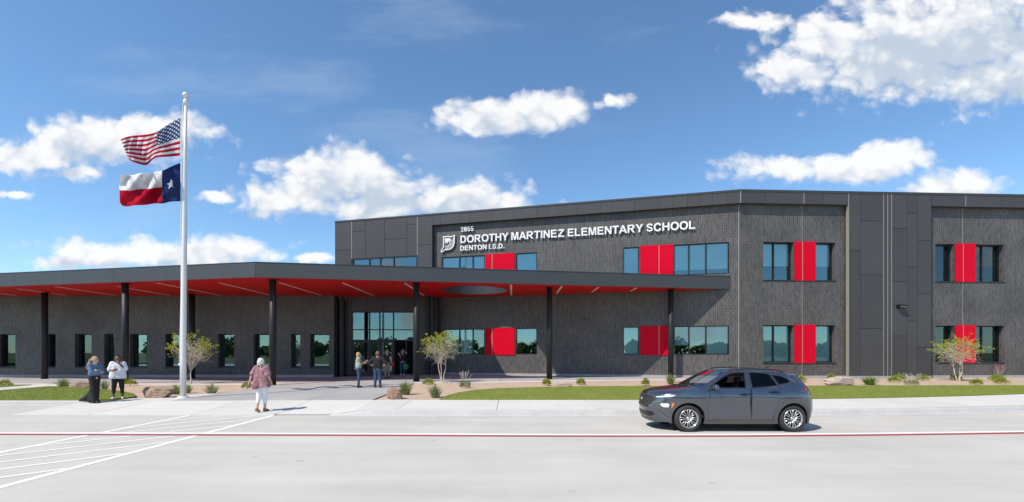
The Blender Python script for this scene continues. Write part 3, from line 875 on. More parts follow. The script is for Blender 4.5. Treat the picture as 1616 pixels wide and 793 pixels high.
# storefront: transom lights above, doors and sidelights below
tz = [VF.z(600, 520.6), VF.z(600, 538)]
mul = [VF.s(582.6), VF.s(598.8), VF.s(620.5)]
window(VF, ex0, ex1, tz[1], ez1, 0.1, mul, (tz[0],), (0, 0, 0, 0), sill=False, fw=0.07, name="transom_window")
def leaf(xa, xb, yoff=0.0, swing=0.0, handle=1, name="door"):
    w = xb - xa
    d = empty(name, (xa if swing >= 0 else xb, 32.1, ez0)); d.parent = school; d.matrix_parent_inverse = world_of(school).inverted()
    d.rotation_euler = (0, 0, swing)
    x0, x1 = (0, w) if swing >= 0 else (-w, 0)
    h = tz[1] - ez0 - 0.03; f = 0.1
    m = MB(); m.box(x0, x0 + f, -0.03, 0.03, 0.02, h); m.box(x1 - f, x1, -0.03, 0.03, 0.02, h)
    m.box(x0 + f, x1 - f, -0.028, 0.028, h - f, h); m.box(x0 + f, x1 - f, -0.028, 0.028, 0.02, 0.27)
    me = m.mesh("door_frame"); link("door_frame", me, M_FRAME, d, True)
    g = MB(); g.box(x0 + f - .01, x1 - f + .01, -0.005, 0.005, 0.26, h - f + 0.01); link("pane", g.mesh("pane"), M_GLASS, d, True)
    if handle:
        hx = x1 - f / 2 if handle > 0 else x0 + f / 2
        q = MB(); q.tube([(hx, -0.03, 0.9), (hx, -0.08, 0.93), (hx, -0.08, 1.35), (hx, -0.03, 1.38)], 0.014, 6)
        link("handle", q.mesh("handle"), M_STRIP, d, True)
    return d
gap_ = 0.03
leaf(ex0 + 0.08, mul[0] - 0.04, handle=1)
leaf(mul[0] + 0.04, mul[1] - 0.04, handle=0, name="sidelight")
leaf(mul[1] + 0.04, mul[2] - 0.02, handle=1)
leaf(VF.s(641), ex1 - 0.07, handle=0, swing=-R(72))
m = MB()
for s in (mul[0], mul[1], mul[2] + 0.04, VF.s(641)): VF.box(m, s - 0.035, s + 0.035, 0.3, tz[1] - 0.011, -0.16, -0.03)
VF.box(m, ex0 - 0.01, ex0 + 0.07, 0.3, tz[1] - 0.011, -0.16, -0.03); VF.box(m, ex1 - 0.07, ex1 + 0.01, 0.3, tz[1] - 0.011, -0.16, -0.03)
m.build("door_jamb", M_FRAME, school)
# --- what closes the volumes: rooms, roofs
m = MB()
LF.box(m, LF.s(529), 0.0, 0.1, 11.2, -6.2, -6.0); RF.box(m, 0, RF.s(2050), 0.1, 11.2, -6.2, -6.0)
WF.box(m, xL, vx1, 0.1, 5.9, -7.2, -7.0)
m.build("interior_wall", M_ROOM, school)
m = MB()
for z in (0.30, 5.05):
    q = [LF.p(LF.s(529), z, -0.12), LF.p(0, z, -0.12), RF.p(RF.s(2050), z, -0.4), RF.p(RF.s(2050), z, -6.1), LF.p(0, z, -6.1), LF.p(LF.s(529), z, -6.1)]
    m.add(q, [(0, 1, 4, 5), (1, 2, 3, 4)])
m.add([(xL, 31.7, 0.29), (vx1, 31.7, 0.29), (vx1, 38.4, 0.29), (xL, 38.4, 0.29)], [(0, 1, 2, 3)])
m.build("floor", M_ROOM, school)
m = MB()
q = [LF.p(LF.s(529), 11.3, 0.0), LF.p(0, 11.3, 0.0), RF.p(RF.s(2050), 11.3, 0.0), RF.p(RF.s(2050), 11.3, -14), LF.p(0, 11.3, -14), LF.p(LF.s(529), 11.3, -14)]
m.add(q, [(0, 1, 4, 5), (1, 2, 3, 4)])
m.add([(xL, 31.35, 5.78), (xR, 31.35, 5.78), (xR, 46, 5.78), (xL, 46, 5.78)], [(0, 1, 2, 3)])
m.add([(xR, 32.05, 5.77), (vx1, 32.05, 5.77), (vx1, 40, 5.77), (xR, 40, 5.77)], [(0, 1, 2, 3)])
m.add([RF.p(RF.s(2050), 0, -14), RF.p(RF.s(2050), 0, 0), RF.p(RF.s(2050), 11.3, 0), RF.p(RF.s(2050), 11.3, -14)], [(0, 1, 2, 3)])
m.add([LF.p(LF.s(529), 0, -14), LF.p(0, 0, -14), LF.p(0, 11.3, -14), LF.p(LF.s(529), 11.3, -14)], [(0, 1, 2, 3)])
m.add([RF.p(0, 0, -14), RF.p(RF.s(2050), 0, -14), RF.p(RF.s(2050), 11.3, -14), RF.p(0, 11.3, -14)], [(0, 1, 2, 3)])
m.add([(xL, 31.3, 0), (xL, 46, 0), (xL, 46, 5.8), (xL, 31.3, 5.8)], [(0, 1, 2, 3)])
m.build("roof", M_CAP, school)

# ------------------------------------------------------------------ canopy
ZS, ZF = 5.72, 6.45
P1 = Vector((-12.86, 23.5)); P2 = Vector((13.0, 27.93)); PL = P1 + (Vector((-29.4, 26.85)) - P1) * 1.9
canopy = empty("entrance_canopy", (-8, 27, 0.3))
tag(canopy, "long flat entrance canopy with dark fascia, red underside and round opening", "canopy")
OC, OR_ = Vector((-2.25, 28.45)), 1.95
back_r = LF.p(LF.s(690), 0, -0.05)
outline = [(PL.x, PL.y), (P1.x, P1.y), (P2.x, P2.y), (back_r[0], back_r[1]), (back_r[0], 31.95), (xR + 0.1, 31.95), (xR + 0.1, 31.28), (PL.x, 31.28)]
inset = [(PL.x, PL.y + 0.05), (P1.x, P1.y + 0.05), (P2.x - 0.3, P2.y), (back_r[0], back_r[1]), (back_r[0], 31.95), (xR + 0.1, 31.95), (xR + 0.1, 31.28), (PL.x, 31.28)]
circ = [(OC.x + OR_ * math.cos(2 * math.pi * k / 64), OC.y + OR_ * math.sin(2 * math.pi * k / 64)) for k in range(64)]
pts, tris = cdt_region(inset, [circ], 3.0, 3.0)
m = MB(); m.add([(x, y, ZS) for x, y in pts], [tuple(reversed(t)) for t in tris]); m.build("soffit", M_SOFFIT, canopy)
pts, tris = cdt_region(inset, [circ], 3.0, 3.0)
m = MB(); m.add([(x, y, ZF - 0.05) for x, y in pts], tris); m.build("canopy_roof", M_CAP, canopy)
m = MB()
for k in range(64):
    a, b = circ[k], circ[(k + 1) % 64]
    m.add([(a[0], a[1], ZS - 0.02), (b[0], b[1], ZS - 0.02), (b[0], b[1], ZF + 0.02), (a[0], a[1], ZF + 0.02)], [(3, 2, 1, 0)])
m.build("opening_ring", M_CAP, canopy, smooth=True)
def fascia(A, B, cuts):
    d = (B - A).normalized(); F = Face(A.x, A.y, math.atan2(d.y, d.x)); L_ = (B - A).length
    S = [0.0] + [F.s(x) for x in cuts] + [L_]
    for i in range(len(S) - 1):
        if S[i + 1] - S[i] < 0.1: continue
        m = MB(); F.box(m, S[i] + 0.007, S[i + 1] - 0.007, ZS - 0.015, ZF, -0.04, 0.0); m.build("fascia_panel", M_FASCIA, canopy)
        if i:
            q = MB(); F.box(q, S[i] - 0.012, S[i] + 0.012, ZS - 0.012, ZF - 0.003, -0.03, 0.004); q.build("joint_strip", M_PANEL, canopy)
    m = MB(); F.box(m, 0.0, L_, ZF + 0.001, ZF + 0.03, -0.12, 0.02); m.build("fascia_cap", M_CAP, canopy)
    m = MB(); F.box(m, 0.02, L_ - 0.02, ZS, ZF - 0.004, -0.06, -0.041); m.build("fascia_backing", M_BACK, canopy)
fascia(PL, P1, [23.2, 99.5, 178, 261.3, 348.5])
fascia(P1, P2, [509, 614, 714.3, 810, 900.5, 986.8, 1069.8, 1131])
for (x, y) in ((-29.5, 29.6), (-21.2, 25.7), (-20.6, 30.2), (-12.4, 24.3), (-5.2, 25.5), (2.17, 27.2), (9.5, 28.05)):
    g = G(x, y)
    c = MB(); c.tube([(x, y, g - 0.05), (x, y, ZS)], 0.165, 24); co = c.build("column", M_COLUMN, canopy, smooth=False)
    for p in co.data.polygons:
        if len(p.vertices) == 4: p.use_smooth = True
    b = MB(); b.tube([(x, y, g - 0.02), (x, y, g + 0.02)], 0.21, 24); b.build("base_plate", M_COLUMN, co)
    b = MB(); b.box(x - 0.19, x + 0.19, y - 0.19, y + 0.19, ZS - 0.03, ZS - 0.002); b.build("cap_plate", M_COLUMN, co)
for (x, y0, y1) in ((-32.8, 28.6, 31.0), (-29.4, 27.9, 30.9), (-26.2, 26.9, 31.0), (-22.6, 26.8, 31.0), (-19.3, 25.5, 31.0), (-15.9, 25.5, 30.9), (-12.6, 25.4, 31.0),
                    (-9.2, 25.5, 31.2), (-5.85, 25.6, 31.2), (-0.05, 26.2, 31.0), (2.85, 26.8, 30.1), (5.0, 27.1, 29.4), (7.3, 27.45, 28.9)):
    m = MB(); m.box(x - 0.055, x + 0.055, y0, y1, ZS - 0.012, ZS - 0.001); m.build("light_strip", M_STRIPLIGHT, canopy)

# ------------------------------------------------------------------ sign on the brick
def ell(cx, cy, rx, ry, a0, a1, n=20, e=2.25):
    out = []
    for k in range(n + 1):
        t = R(a0 + (a1 - a0) * k / n); c, s_ = math.cos(t), math.sin(t)
        out.append((cx + rx * math.copysign(abs(c) ** (2 / e), c), cy + ry * math.copysign(abs(s_) ** (2 / e), s_)))
    return out
def stroke(pts, w):
    """band of even width along a centre line"""
    P = [Vector(q) for q in pts]; L_, R_ = [], []
    for i, q in enumerate(P):
        d = (P[min(i + 1, len(P) - 1)] - P[max(i - 1, 0)]).normalized(); n = Vector((-d.y, d.x)) * w / 2
        L_.append(tuple(q + n)); R_.append(tuple(q - n))
    return L_ + R_[::-1]
W_ = 0.205; w_ = 0.175
def letter_shape(c):
    """outline, holes and width of a heavy sans capital of height 1"""
    if c == 'I': return [(0, 0), (W_, 0), (W_, 1), (0, 1)], [], W_
    if c == '.': return [(0, 0), (W_, 0), (W_, W_), (0, W_)], [], W_
    if c == 'L': return [(0, 0), (.70, 0), (.70, w_), (W_, w_), (W_, 1), (0, 1)], [], .70
    if c == 'T': x = .41; return [(x - W_ / 2, 0), (x + W_ / 2, 0), (x + W_ / 2, 1 - w_), (.82, 1 - w_), (.82, 1), (0, 1), (0, 1 - w_), (x - W_ / 2, 1 - w_)], [], .82
    if c == 'H': return [(0, 0), (W_, 0), (W_, .42), (.62, .42), (.62, 0), (.825, 0), (.825, 1), (.62, 1), (.62, .60), (W_, .60), (W_, 1), (0, 1)], [], .825
    if c == 'E': return [(0, 0), (.755, 0), (.755, w_), (W_, w_), (W_, .43), (.70, .43), (.70, .60), (W_, .60), (W_, 1 - w_), (.735, 1 - w_), (.735, 1), (0, 1)], [], .755
    if c == 'Z': return [(0, 0), (.80, 0), (.80, w_), (.26, w_), (.79, .84), (.79, 1), (.05, 1), (.05, 1 - w_), (.53, 1 - w_), (0, .16)], [], .80
    if c == 'N': return [(0, 0), (.19, 0), (.19, .66), (.615, 0), (.825, 0), (.825, 1), (.635, 1), (.635, .35), (.21, 1), (0, 1)], [], .825
    if c == 'M': return [(0, 0), (.185, 0), (.185, .76), (.385, 0), (.585, 0), (.785, .76), (.785, 0), (.97, 0), (.97, 1), (.68, 1), (.485, .30), (.29, 1), (0, 1)], [], .97
    if c == 'Y': return [(.36, 0), (.565, 0), (.565, .41), (.92, 1), (.685, 1), (.4625, .60), (.24, 1), (0, 1), (.36, .41)], [], .92
    if c == 'A': return [(0, 0), (.22, 0), (.30, .225), (.69, .225), (.775, 0), (1.0, 0), (.605, 1), (.395, 1)], [[(.362, .39), (.63, .39), (.497, .765)]], 1.0
    if c == 'O': return ell(.485, .5, .485, .515, 0, 360, 40)[:-1], [ell(.485, .5, .275, .335, 0, 360, 32)[:-1]], .97
    if c == 'D': return [(0, 0), (.34, 0)] + ell(.34, .5, .49, .5, -90, 90, 18)[1:-1] + [(.34, 1), (0, 1)], [[(W_, w_), (.32, w_)] + ell(.32, .5, .295, .5 - w_, -90, 90, 14)[1:-1] + [(.32, 1 - w_), (W_, 1 - w_)]], .83
    if c == 'R': return [(0, 0), (W_, 0), (W_, .415), (.30, .415), (.36, .39), (.64, 0), (.885, 0), (.66, .32), (.60, .42)] + ell(.52, .715, .30, .285, -62, 90, 12) + [(0, 1)], [[(W_, .57), (.48, .57)] + ell(.48, .705, .125, .135, -80, 80, 8) + [(.48, .84), (W_, .84)]], .885
    if c == 'C': return stroke([(.80, .33)] + ell(.475, .5, .375, .425, -42, -318, 26)[2:-2] + [(.80, .69)], .20), [], .90
    if c == 'S': return stroke([(.11, .30), (.20, .14), (.42, .085), (.64, .13), (.715, .27), (.62, .41), (.40, .50), (.20, .59), (.13, .73), (.21, .86), (.41, .915), (.62, .87), (.70, .71)], .175), [], .82
    if c == '5': return stroke([(.09, .27), (.18, .12), (.34, .085), (.51, .15), (.575, .32), (.52, .49), (.36, .555), (.23, .53), (.165, .46), (.21, .92), (.62, .92)], .17), [], .70
    if c == '2': return stroke([(.10, .70), (.15, .85), (.34, .915), (.52, .85), (.56, .70), (.46, .52), (.14, .085), (.66, .085)], .17), [], .70
    if c == '8': return ell(.35, .275, .345, .285, 142, 398, 22, 2.0) + ell(.35, .745, .305, .26, -38, 218, 20, 2.0), [ell(.35, .275, .165, .135, 0, 360, 18, 2.0)[:-1], ell(.35, .745, .14, .115, 0, 360, 16, 2.0)[:-1]], .70
_glyphs = {}
def glyph(c):
    if c not in _glyphs:
        outer, holes, wd = letter_shape(c)
        p, t = cdt_region(outer, holes, 9.0)
        m = MB(); m.add([(a, b, 0.5) for a, b in p], t)
        for loop in [outer] + holes:
            n = len(loop)
            m.add([(a, b, 0.5) for a, b in loop] + [(a, b, 0.0) for a, b in loop], [(k, (k + 1) % n, n + (k + 1) % n, n + k) for k in range(n)])
        me = m.mesh("letter"); bm = bmesh.new(); bm.from_mesh(me); bmesh.ops.remove_doubles(bm, verts=bm.verts, dist=1e-4); bmesh.ops.recalc_face_normals(bm, faces=bm.faces); bm.to_mesh(me); bm.free()
        me.materials.append(M_WHITE)
        _glyphs[c] = (me, wd)
    return _glyphs[c]
SIDE = dict(zip("ATYO", (.01, .03, .01, .06))); SIDE.update({'C': .06, 'S': .06, '.': .1})
def lettering(parent, text, s0, s1, zb, cap):
    wds = [.36 if c == ' ' else glyph(c)[1] + 2 * SIDE.get(c, .095) for c in text]
    track = ((s1 - s0) / cap - sum(wds)) / (len(text) - 1)
    x = 0.0
    for c, w in zip(text, wds):
        if c != ' ':
            me, wd = glyph(c)
            o = bpy.data.objects.new("letter", me); COL.objects.link(o)
            pos = LF.p(s0 + (x + (w - wd) / 2) * cap, zb, 0.09)
            rot = Matrix(((LF.t.x, 0, LF.n.x), (LF.t.y, 0, LF.n.y), (0, 1, 0)))
            o.parent = parent; o.matrix_parent_inverse = world_of(parent).inverted()
            o.matrix_basis = Matrix.Translation(pos) @ rot.to_4x4() @ Matrix.Diagonal((cap, cap, 0.09, 1))
        x += w + track
sign = empty("school_sign", LF.p(LF.s(760), 9.2, 0.05))
tag(sign, "raised white lettering with number, school name and district on the brick facade", "sign")
lettering(sign, "2855", LF.s(727), LF.s(749.3), 10.17, 0.33)
lettering(sign, "DOROTHY MARTINEZ ELEMENTARY SCHOOL", LF.s(726.6), LF.s(1098), 9.40, 0.50)
lettering(sign, "DENTON I.S.D.", LF.s(726.6), LF.s(797.5), 8.88, 0.335)
# emblem: a white outlined letter D with a woven half and a dark peak
emblem = empty("emblem", LF.p(LF.s(708), 9.4, 0.05))
tag(emblem, "white outlined D-shaped emblem left of the lettering", "emblem")
es, ez = LF.s(708.3), 9.43
M_DARKEM = pm("emblem_dark", (0.035, 0.034, 0.036), 0.5)
def em_poly(pts, d0, d1, mat, name, hole=None):
    outer = [(es + x, ez + z) for x, z in pts]; hs_ = [[(es + x, ez + z) for x, z in hole]] if hole else []
    p, t = cdt_region(outer, hs_, 5.0)
    m = MB(); m.add([LF.p(a, b, d1) for a, b in p], t)
    for poly in [outer] + hs_:
        for i in range(len(poly)):
            a, b = poly[i], poly[(i + 1) % len(poly)]
            m.add([LF.p(*a, d1), LF.p(*b, d1), LF.p(*b, d0), LF.p(*a, d0)], [(0, 1, 2, 3)])
    return m.build(name, mat, emblem, fix=True)
def dshape(g):
    top = [(-0.36 - g, 0.46 + g), (0.04, 0.47 + g), (0.20, 0.42 + g), (0.44 + g, 0.52 + g), (0.43 + g, 0.40)]
    arc = [(0.44 + g, 0.22), (0.42 + g, 0.0), (0.34 + g, -0.22 - g * .5), (0.18 + g * .5, -0.36 - g), (-0.02, -0.42 - g), (-0.22, -0.40 - g), (-0.42, -0.54 - g), (-0.50 - g, -0.52 - g), (-0.46 - g, -0.42), (-0.35 - g, -0.27), (-0.31 - g, 0.1), (-0.30 - g, 0.36)]
    return top + arc
em_poly(dshape(0.05), 0.07, 0.13, M_WHITE, "border", dshape(-0.025))
em_poly(dshape(-0.02), 0.06, 0.10, M_DARKEM, "field")
em_poly([(-0.24, 0.36), (0.06, 0.37), (0.20, 0.30), (0.10, 0.02), (0.03, 0.20), (-0.06, -0.02), (-0.14, 0.12), (-0.20, -0.05)], 0.10, 0.12, M_WHITE, "peak")
def em_line(pts, w):
    m = MB()
    for i in range(len(pts) - 1):
        a, b = Vector(pts[i]), Vector(pts[i + 1]); d = (b - a).normalized(); n = Vector((-d.y, d.x)) * w / 2
        q = [a - n, b - n, b + n, a + n]
        m.hexa([LF.p(es + v.x, ez + v.y, 0.101) for v in q] + [LF.p(es + v.x, ez + v.y, 0.125) for v in q])
    m.build("weave_line", M_WHITE, emblem, fix=True)
em_line([(0.37, 0.38), (0.36, 0.1), (0.26, -0.12), (0.05, -0.30), (-0.2, -0.33)], 0.035)
em_line([(0.24, 0.26), (0.22, 0.05), (0.1, -0.12), (-0.1, -0.22), (-0.28, -0.22)], 0.03)
em_line([(0.40, 0.2), (0.22, 0.14), (0.10, 0.08)], 0.03)
em_line([(0.40, 0.02), (0.24, -0.02), (0.08, -0.02)], 0.03)
em_line([(0.33, -0.18), (0.18, -0.12), (0.0, -0.1)], 0.03)
em_line([(0.18, -0.32), (0.06, -0.22), (-0.12, -0.14)], 0.03)
em_line([(-0.02, -0.38), (-0.08, -0.26), (-0.2, -0.16)], 0.03)
# wall lamp on the metal panels
lampx = RF.s(1420, OV); lz = RF.z(1420, 484.5, OV)
lamp = empty("wall_lamp", RF.p(lampx, lz, OV)); tag(lamp, "small black wedge wall lamp on the charcoal metal panels", "wall lamp")
m = MB()
q = [RF.p(lampx - 0.23, lz + 0.03, OV + 0.30), RF.p(lampx + 0.23, lz + 0.03, OV + 0.30), RF.p(lampx + 0.23, lz - 0.08, OV), RF.p(lampx - 0.23, lz - 0.08, OV),
     RF.p(lampx - 0.23, lz + 0.08, OV + 0.32), RF.p(lampx + 0.23, lz + 0.08, OV + 0.32), RF.p(lampx + 0.23, lz + 0.1, OV), RF.p(lampx - 0.23, lz + 0.1, OV)]
m.hexa(q); m.build("housing", M_FRAME, lamp)
m = MB(); RF.box(m, lampx - 0.17, lampx + 0.17, lz - 0.028, lz - 0.005, OV + 0.13, OV + 0.25); m.build("lens", M_STRIPLIGHT, lamp)
m = MB(); RF.box(m, lampx - 0.14, lampx + 0.14, lz - 0.12, lz + 0.14, OV - 0.002, OV + 0.03); m.build("back_plate", M_FRAME, lamp)

# ------------------------------------------------------------------ flagpole and flags
M_ALU = pm("brushed_aluminium", (0.72, 0.70, 0.67), 0.40, 0.15, var=0.05, vscale=2, stretch=(1, 1, 0.05))
M_ROPE = pm("halyard_rope", (0.75, 0.75, 0.72), 0.9)
PB = ground_at(288.6, 628); PX, PY, PZ = PB
pole_top = CAM_H + (HORIZON - 157) / FPX * PY
tx = (293.2 - 808) / FPX * PY
def pole_x(z): return PX + (tx - PX) * (z - PZ) / (pole_top - PZ)
pole = empty("flagpole", (PX, PY, PZ)); tag(pole, "tall tapered silver flagpole with ball finial carrying two flags", "flagpole")
hgt = [PZ, PZ + 1.5, PZ + 4, PZ + 7, PZ + 9.3, pole_top]
rad = [0.105, 0.105, 0.098, 0.08, 0.062, 0.05]
m = MB(); m.tube([(pole_x(h), PY, h) for h in hgt], rad, 20); m.build("shaft", M_ALU, pole, smooth=True)
m = MB(); m.lathe([(0.0, 0.07), (0.17, 0.06), (0.20, 0.03), (0.21, 0.0), (0.21, -0.03)], 24, 'z', (PX, PY, PZ)); m.build("collar", M_ALU, pole, smooth=True)
m = MB(); m.lathe([(0.05, -0.22), (0.085, -0.2), (0.09, -0.05), (0.06, 0.0), (0.03, 0.03), (0.03, 0.1)], 18, 'z', (pole_x(pole_top), PY, pole_top - 0.02)); m.build("truck", M_ALU, pole, smooth=True)
m = MB(); m.lathe([(0.115 * math.sin(math.pi * k / 12), 0.115 * 0.9 * -math.cos(math.pi * k / 12)) for k in range(13)], 18, 'z', (pole_x(pole_top), PY, pole_top + 0.16)); m.build("ball_finial", M_ALU, pole, smooth=True)
hx = lambda z: pole_x(z) - 0.15
m = MB(); m.tube([(pole_x(z) - (0.12 + 0.02 * math.sin(z)), PY - 0.02, z) for z in (PZ + 1.3, PZ + 4, PZ + 7, pole_top - 0.15)], 0.008, 5); m.build("halyard", M_ROPE, pole)
m = MB(); m.box(PX - 0.16, PX - 0.09, PY - 0.03, PY + 0.03, PZ + 1.25, PZ + 1.33); m.build("cleat", M_ALU, pole)
def flag_point(px, py, dy=0.0):
    Y = PY + dy
    return Vector(((px - 808) / FPX * Y, Y, CAM_H + (HORIZON - py) / FPX * Y))
def flag_nodes(name, kind):
    m = bpy.data.materials.new(name); m.use_nodes = True; MATS[name] = m
    nt = m.node_tree; N, L = nt.nodes, nt.links; N.clear()
    out = N.new('ShaderNodeOutputMaterial'); mix = N.new('ShaderNodeMixShader'); mix.inputs[0].default_value = 0.35
    df = N.new('ShaderNodeBsdfDiffuse'); tl = N.new('ShaderNodeBsdfTranslucent')
    L.new(df.outputs[0], mix.inputs[1]); L.new(tl.outputs[0], mix.inputs[2]); L.new(mix.outputs[0], out.inputs[0])
    tc = N.new('ShaderNodeTexCoord'); sp = N.new('ShaderNodeSeparateXYZ'); L.new(tc.outputs['UV'], sp.inputs[0])
    U, V = sp.outputs[0], sp.outputs[1]
    def mt(op, a, b=None, c=None):
        n = N.new('ShaderNodeMath'); n.operation = op
        for i, v in enumerate((a, b, c)):
            if v is None: continue
            if isinstance(v, (int, float)): n.inputs[i].default_value = v
            else: L.new(v, n.inputs[i])
        return n.outputs[0]
    def mixc(f, a, b):
        n = N.new('ShaderNodeMix'); n.data_type = 'RGBA'; L.new(f, n.inputs[0])
        for i, v in ((6, a), (7, b)):
            if isinstance(v, tuple): n.inputs[i].default_value = (*v, 1)
            else: L.new(v, n.inputs[i])
        return n.outputs[2]
    white, red, blue = (0.82, 0.82, 0.83), (0.60, 0.018, 0.045), (0.035, 0.06, 0.19)
    if kind == 'stripes':
        odd = mt('MODULO', mt('FLOOR', mt('MULTIPLY', V, 13.0)), 2.0)      # V 0 at the top
        c = mixc(odd, red, white)
        can = mt('MULTIPLY', mt('LESS_THAN', U, 0.40), mt('LESS_THAN', V, 7 / 13))
        # staggered star field
        a = mt('MULTIPLY', U, 11 / 0.40 * 0.5); b = mt('MULTIPLY', V, 9 * 13 / 7 * 0.5)
        def lattice(du, dv):
            x = mt('SUBTRACT', mt('FRACT', mt('ADD', a, du)), 0.5); y = mt('SUBTRACT', mt('FRACT', mt('ADD', b, dv)), 0.5)
            r = mt('SQRT', mt('ADD', mt('MULTIPLY', x, x), mt('MULTIPLY', y, y)))
            th = mt('ARCTAN2', x, mt('MULTIPLY', y, -1.0))
            lim = mt('MULTIPLY_ADD', mt('COSINE', mt('MULTIPLY', th, 5.0)), 0.07, 0.20)
            return mt('LESS_THAN', r, lim)
        st = mt('MAXIMUM', lattice(0.0, 0.0), lattice(0.5, 0.5))
        c = mixc(can, c, mixc(st, blue, white))
    else:
        c = mixc(mt('GREATER_THAN', V, 0.5), white, red)
        c = mixc(mt('LESS_THAN', U, 0.34), c, blue)
    L.new(c, df.inputs[0]); L.new(c, tl.inputs[0])
    return m
def flag(name, label, top, bot, mat, waves, star=None):
    nu, nv = 48, 26
    def ip(tab, u):
        us = [t[0] for t in tab]
        return np.interp(u, us, [t[1] for t in tab]), np.interp(u, us, [t[2] for t in tab])
    def sm(tab, u):
        acc = np.zeros(2)
        for d in (-0.05, -0.025, 0, 0.025, 0.05): acc += np.array(ip(tab, min(1, max(0, u + d))))
        return acc / 5 if 0.05 < u < 0.95 else np.array(ip(tab, u))
    def pos(u, v):
        a, b = sm(top, u), sm(bot, u)
        px, py = a + (b - a) * v
        dy = waves(u, v)
        return flag_point(px, py, dy)
    e = empty(name, flag_point(*top[0][1:])); tag(e, label, "flag")
    m = MB()
    for i in range(nu + 1):
        for j in range(nv + 1): m.v.append(tuple(pos(i / nu, j / nv)))
    for i in range(nu):
        for j in range(nv):
            q = [i * (nv + 1) + j, i * (nv + 1) + j + 1, (i + 1) * (nv + 1) + j + 1, (i + 1) * (nv + 1) + j]
            m.f.append(q); m.uv.append([(i / nu, j / nv), (i / nu, (j + 1) / nv), ((i + 1) / nu, (j + 1) / nv), ((i + 1) / nu, j / nv)]); m.mi.append(0)
    cl = m.build("cloth", mat, e, smooth=True)
    so = cl.modifiers.new("thickness", 'SOLIDIFY'); so.thickness = 0.004
    h = MB(); h.tube([pos(0, 0) + Vector((0.02, 0, 0.03)), pos(0, 0.5) + Vector((0.02, 0, 0)), pos(0, 1) + Vector((0.02, 0, -0.03))], 0.02, 6); h.build("hoist_sleeve", M_WHITE, e)
    for v in (0.02, 0.98):
        p = pos(0, v); h = MB(); h.tube([p, (pole_x(p.z) - 0.04, PY, p.z)], 0.012, 5); h.build("clip", M_ALU, e)
    if star:
        u0, v0, r = star
        pts = []
        for k in range(10):
            rr = r if k % 2 == 0 else r * 0.42; a = k * math.pi / 5
            pts.append((u0 + rr * 0.62 * math.sin(a), v0 - rr * math.cos(a)))
        for side in (-1, 1):
            p, t = cdt_region(pts, (), 0.03, 0.03)
            s = MB(); s.add([tuple(pos(a, b) + Vector((0, side * 0.012, 0))) for a, b in p], t); s.build("star", M_WHITE, e)
    return e
us_top = [(0, 285.3, 186), (0.12, 275, 191), (0.25, 262, 199), (0.42, 246, 210), (0.6, 229, 213), (0.8, 209, 214.5), (0.92, 197, 217), (1, 190.5, 221)]
us_bot = [(0, 284.2, 246), (0.12, 274, 247), (0.25, 262, 248), (0.38, 249, 248), (0.46, 241, 251), (0.54, 236, 258), (0.62, 231, 262), (0.75, 219, 259), (0.9, 208, 255), (1, 203.5, 252)]
flag("national_flag", "red and white striped flag with starred blue canton, upper of the two", us_top, us_bot, flag_nodes("striped_flag_cloth", 'stripes'),
     lambda u, v: 0.34 * min(1, u * 3) * math.sin(6.28 * (1.55 * u + 0.34 * v) + 0.6) * (0.5 + 0.7 * u) + 0.09 * min(1, 2 * u) * math.sin(22 * u + 7 * v) + 0.035 * math.sin(47 * u - 11 * v) * u - 0.25 * u)
tx_top = [(0, 285, 257.5), (0.12, 274, 261.5), (0.25, 263, 266.5), (0.33, 257, 270), (0.42, 248, 271), (0.55, 235, 274.5), (0.68, 221, 273), (0.8, 209, 278), (0.92, 195, 274), (1, 188.5, 281)]
tx_bot = [(0, 285, 318), (0.2, 268, 318.5), (0.33, 257, 322), (0.45, 245, 321), (0.6, 230, 324), (0.75, 212, 324), (0.88, 200, 327), (0.96, 193, 325), (1, 189, 319)]
flag("state_flag", "blue, white and red flag with one white star, lower of the two", tx_top, tx_bot, flag_nodes("lone_star_flag_cloth", 'bands'),
     lambda u, v: 0.46 * min(1, u * 3) * math.sin(6.28 * (1.45 * u + 0.5 * v) + 1.9) + 0.13 * min(1, 2 * u) * math.sin(17 * u - 8 * v) + 0.035 * u * math.sin(41 * u + 9 * v) - 0.2 * u, (0.165, 0.5, 0.15))

# ------------------------------------------------------------------ planting
M_TWIG = pm("pale_twig", (0.52, 0.46, 0.38), 0.85, var=0.2, vscale=4)
def leaf_mat(name, c1, c2, vs=7):
    m, nt, b = new_mat(name)
    N, L = nt.nodes, nt.links
    tc = N.new('ShaderNodeTexCoord'); n = N.new('ShaderNodeTexNoise'); n.inputs['Scale'].default_value = vs; n.inputs['Detail'].default_value = 3
    L.new(tc.outputs['Object'], n.inputs['Vector'])
    r = N.new('ShaderNodeMapRange'); r.inputs[1].default_value = 0.35; r.inputs[2].default_value = 0.65; L.new(n.outputs['Fac'], r.inputs[0])
    mx = N.new('ShaderNodeMix'); mx.data_type = 'RGBA'; mx.inputs[6].default_value = (*c1, 1); mx.inputs[7].default_value = (*c2, 1)
    L.new(r.outputs[0], mx.inputs[0])
    N.remove(b)
    df = N.new('ShaderNodeBsdfDiffuse'); tl = N.new('ShaderNodeBsdfTranslucent'); ms = N.new('ShaderNodeMixShader'); ms.inputs[0].default_value = 0.4
    L.new(mx.outputs[2], df.inputs[0]); L.new(mx.outputs[2], tl.inputs[0]); L.new(df.outputs[0], ms.inputs[1]); L.new(tl.outputs[0], ms.inputs[2])
    L.new(ms.outputs[0], N["Material Output"].inputs[0])
    return m
M_LEAF_Y = leaf_mat("young_yellow_green_leaf", (0.27, 0.32, 0.03), (0.50, 0.50, 0.06))
M_LEAF_G = leaf_mat("grass_tuft_green", (0.16, 0.23, 0.07), (0.32, 0.38, 0.13), 9)
M_LEAF_S = leaf_mat("grey_green_tuft", (0.20, 0.25, 0.13), (0.36, 0.40, 0.21), 9)
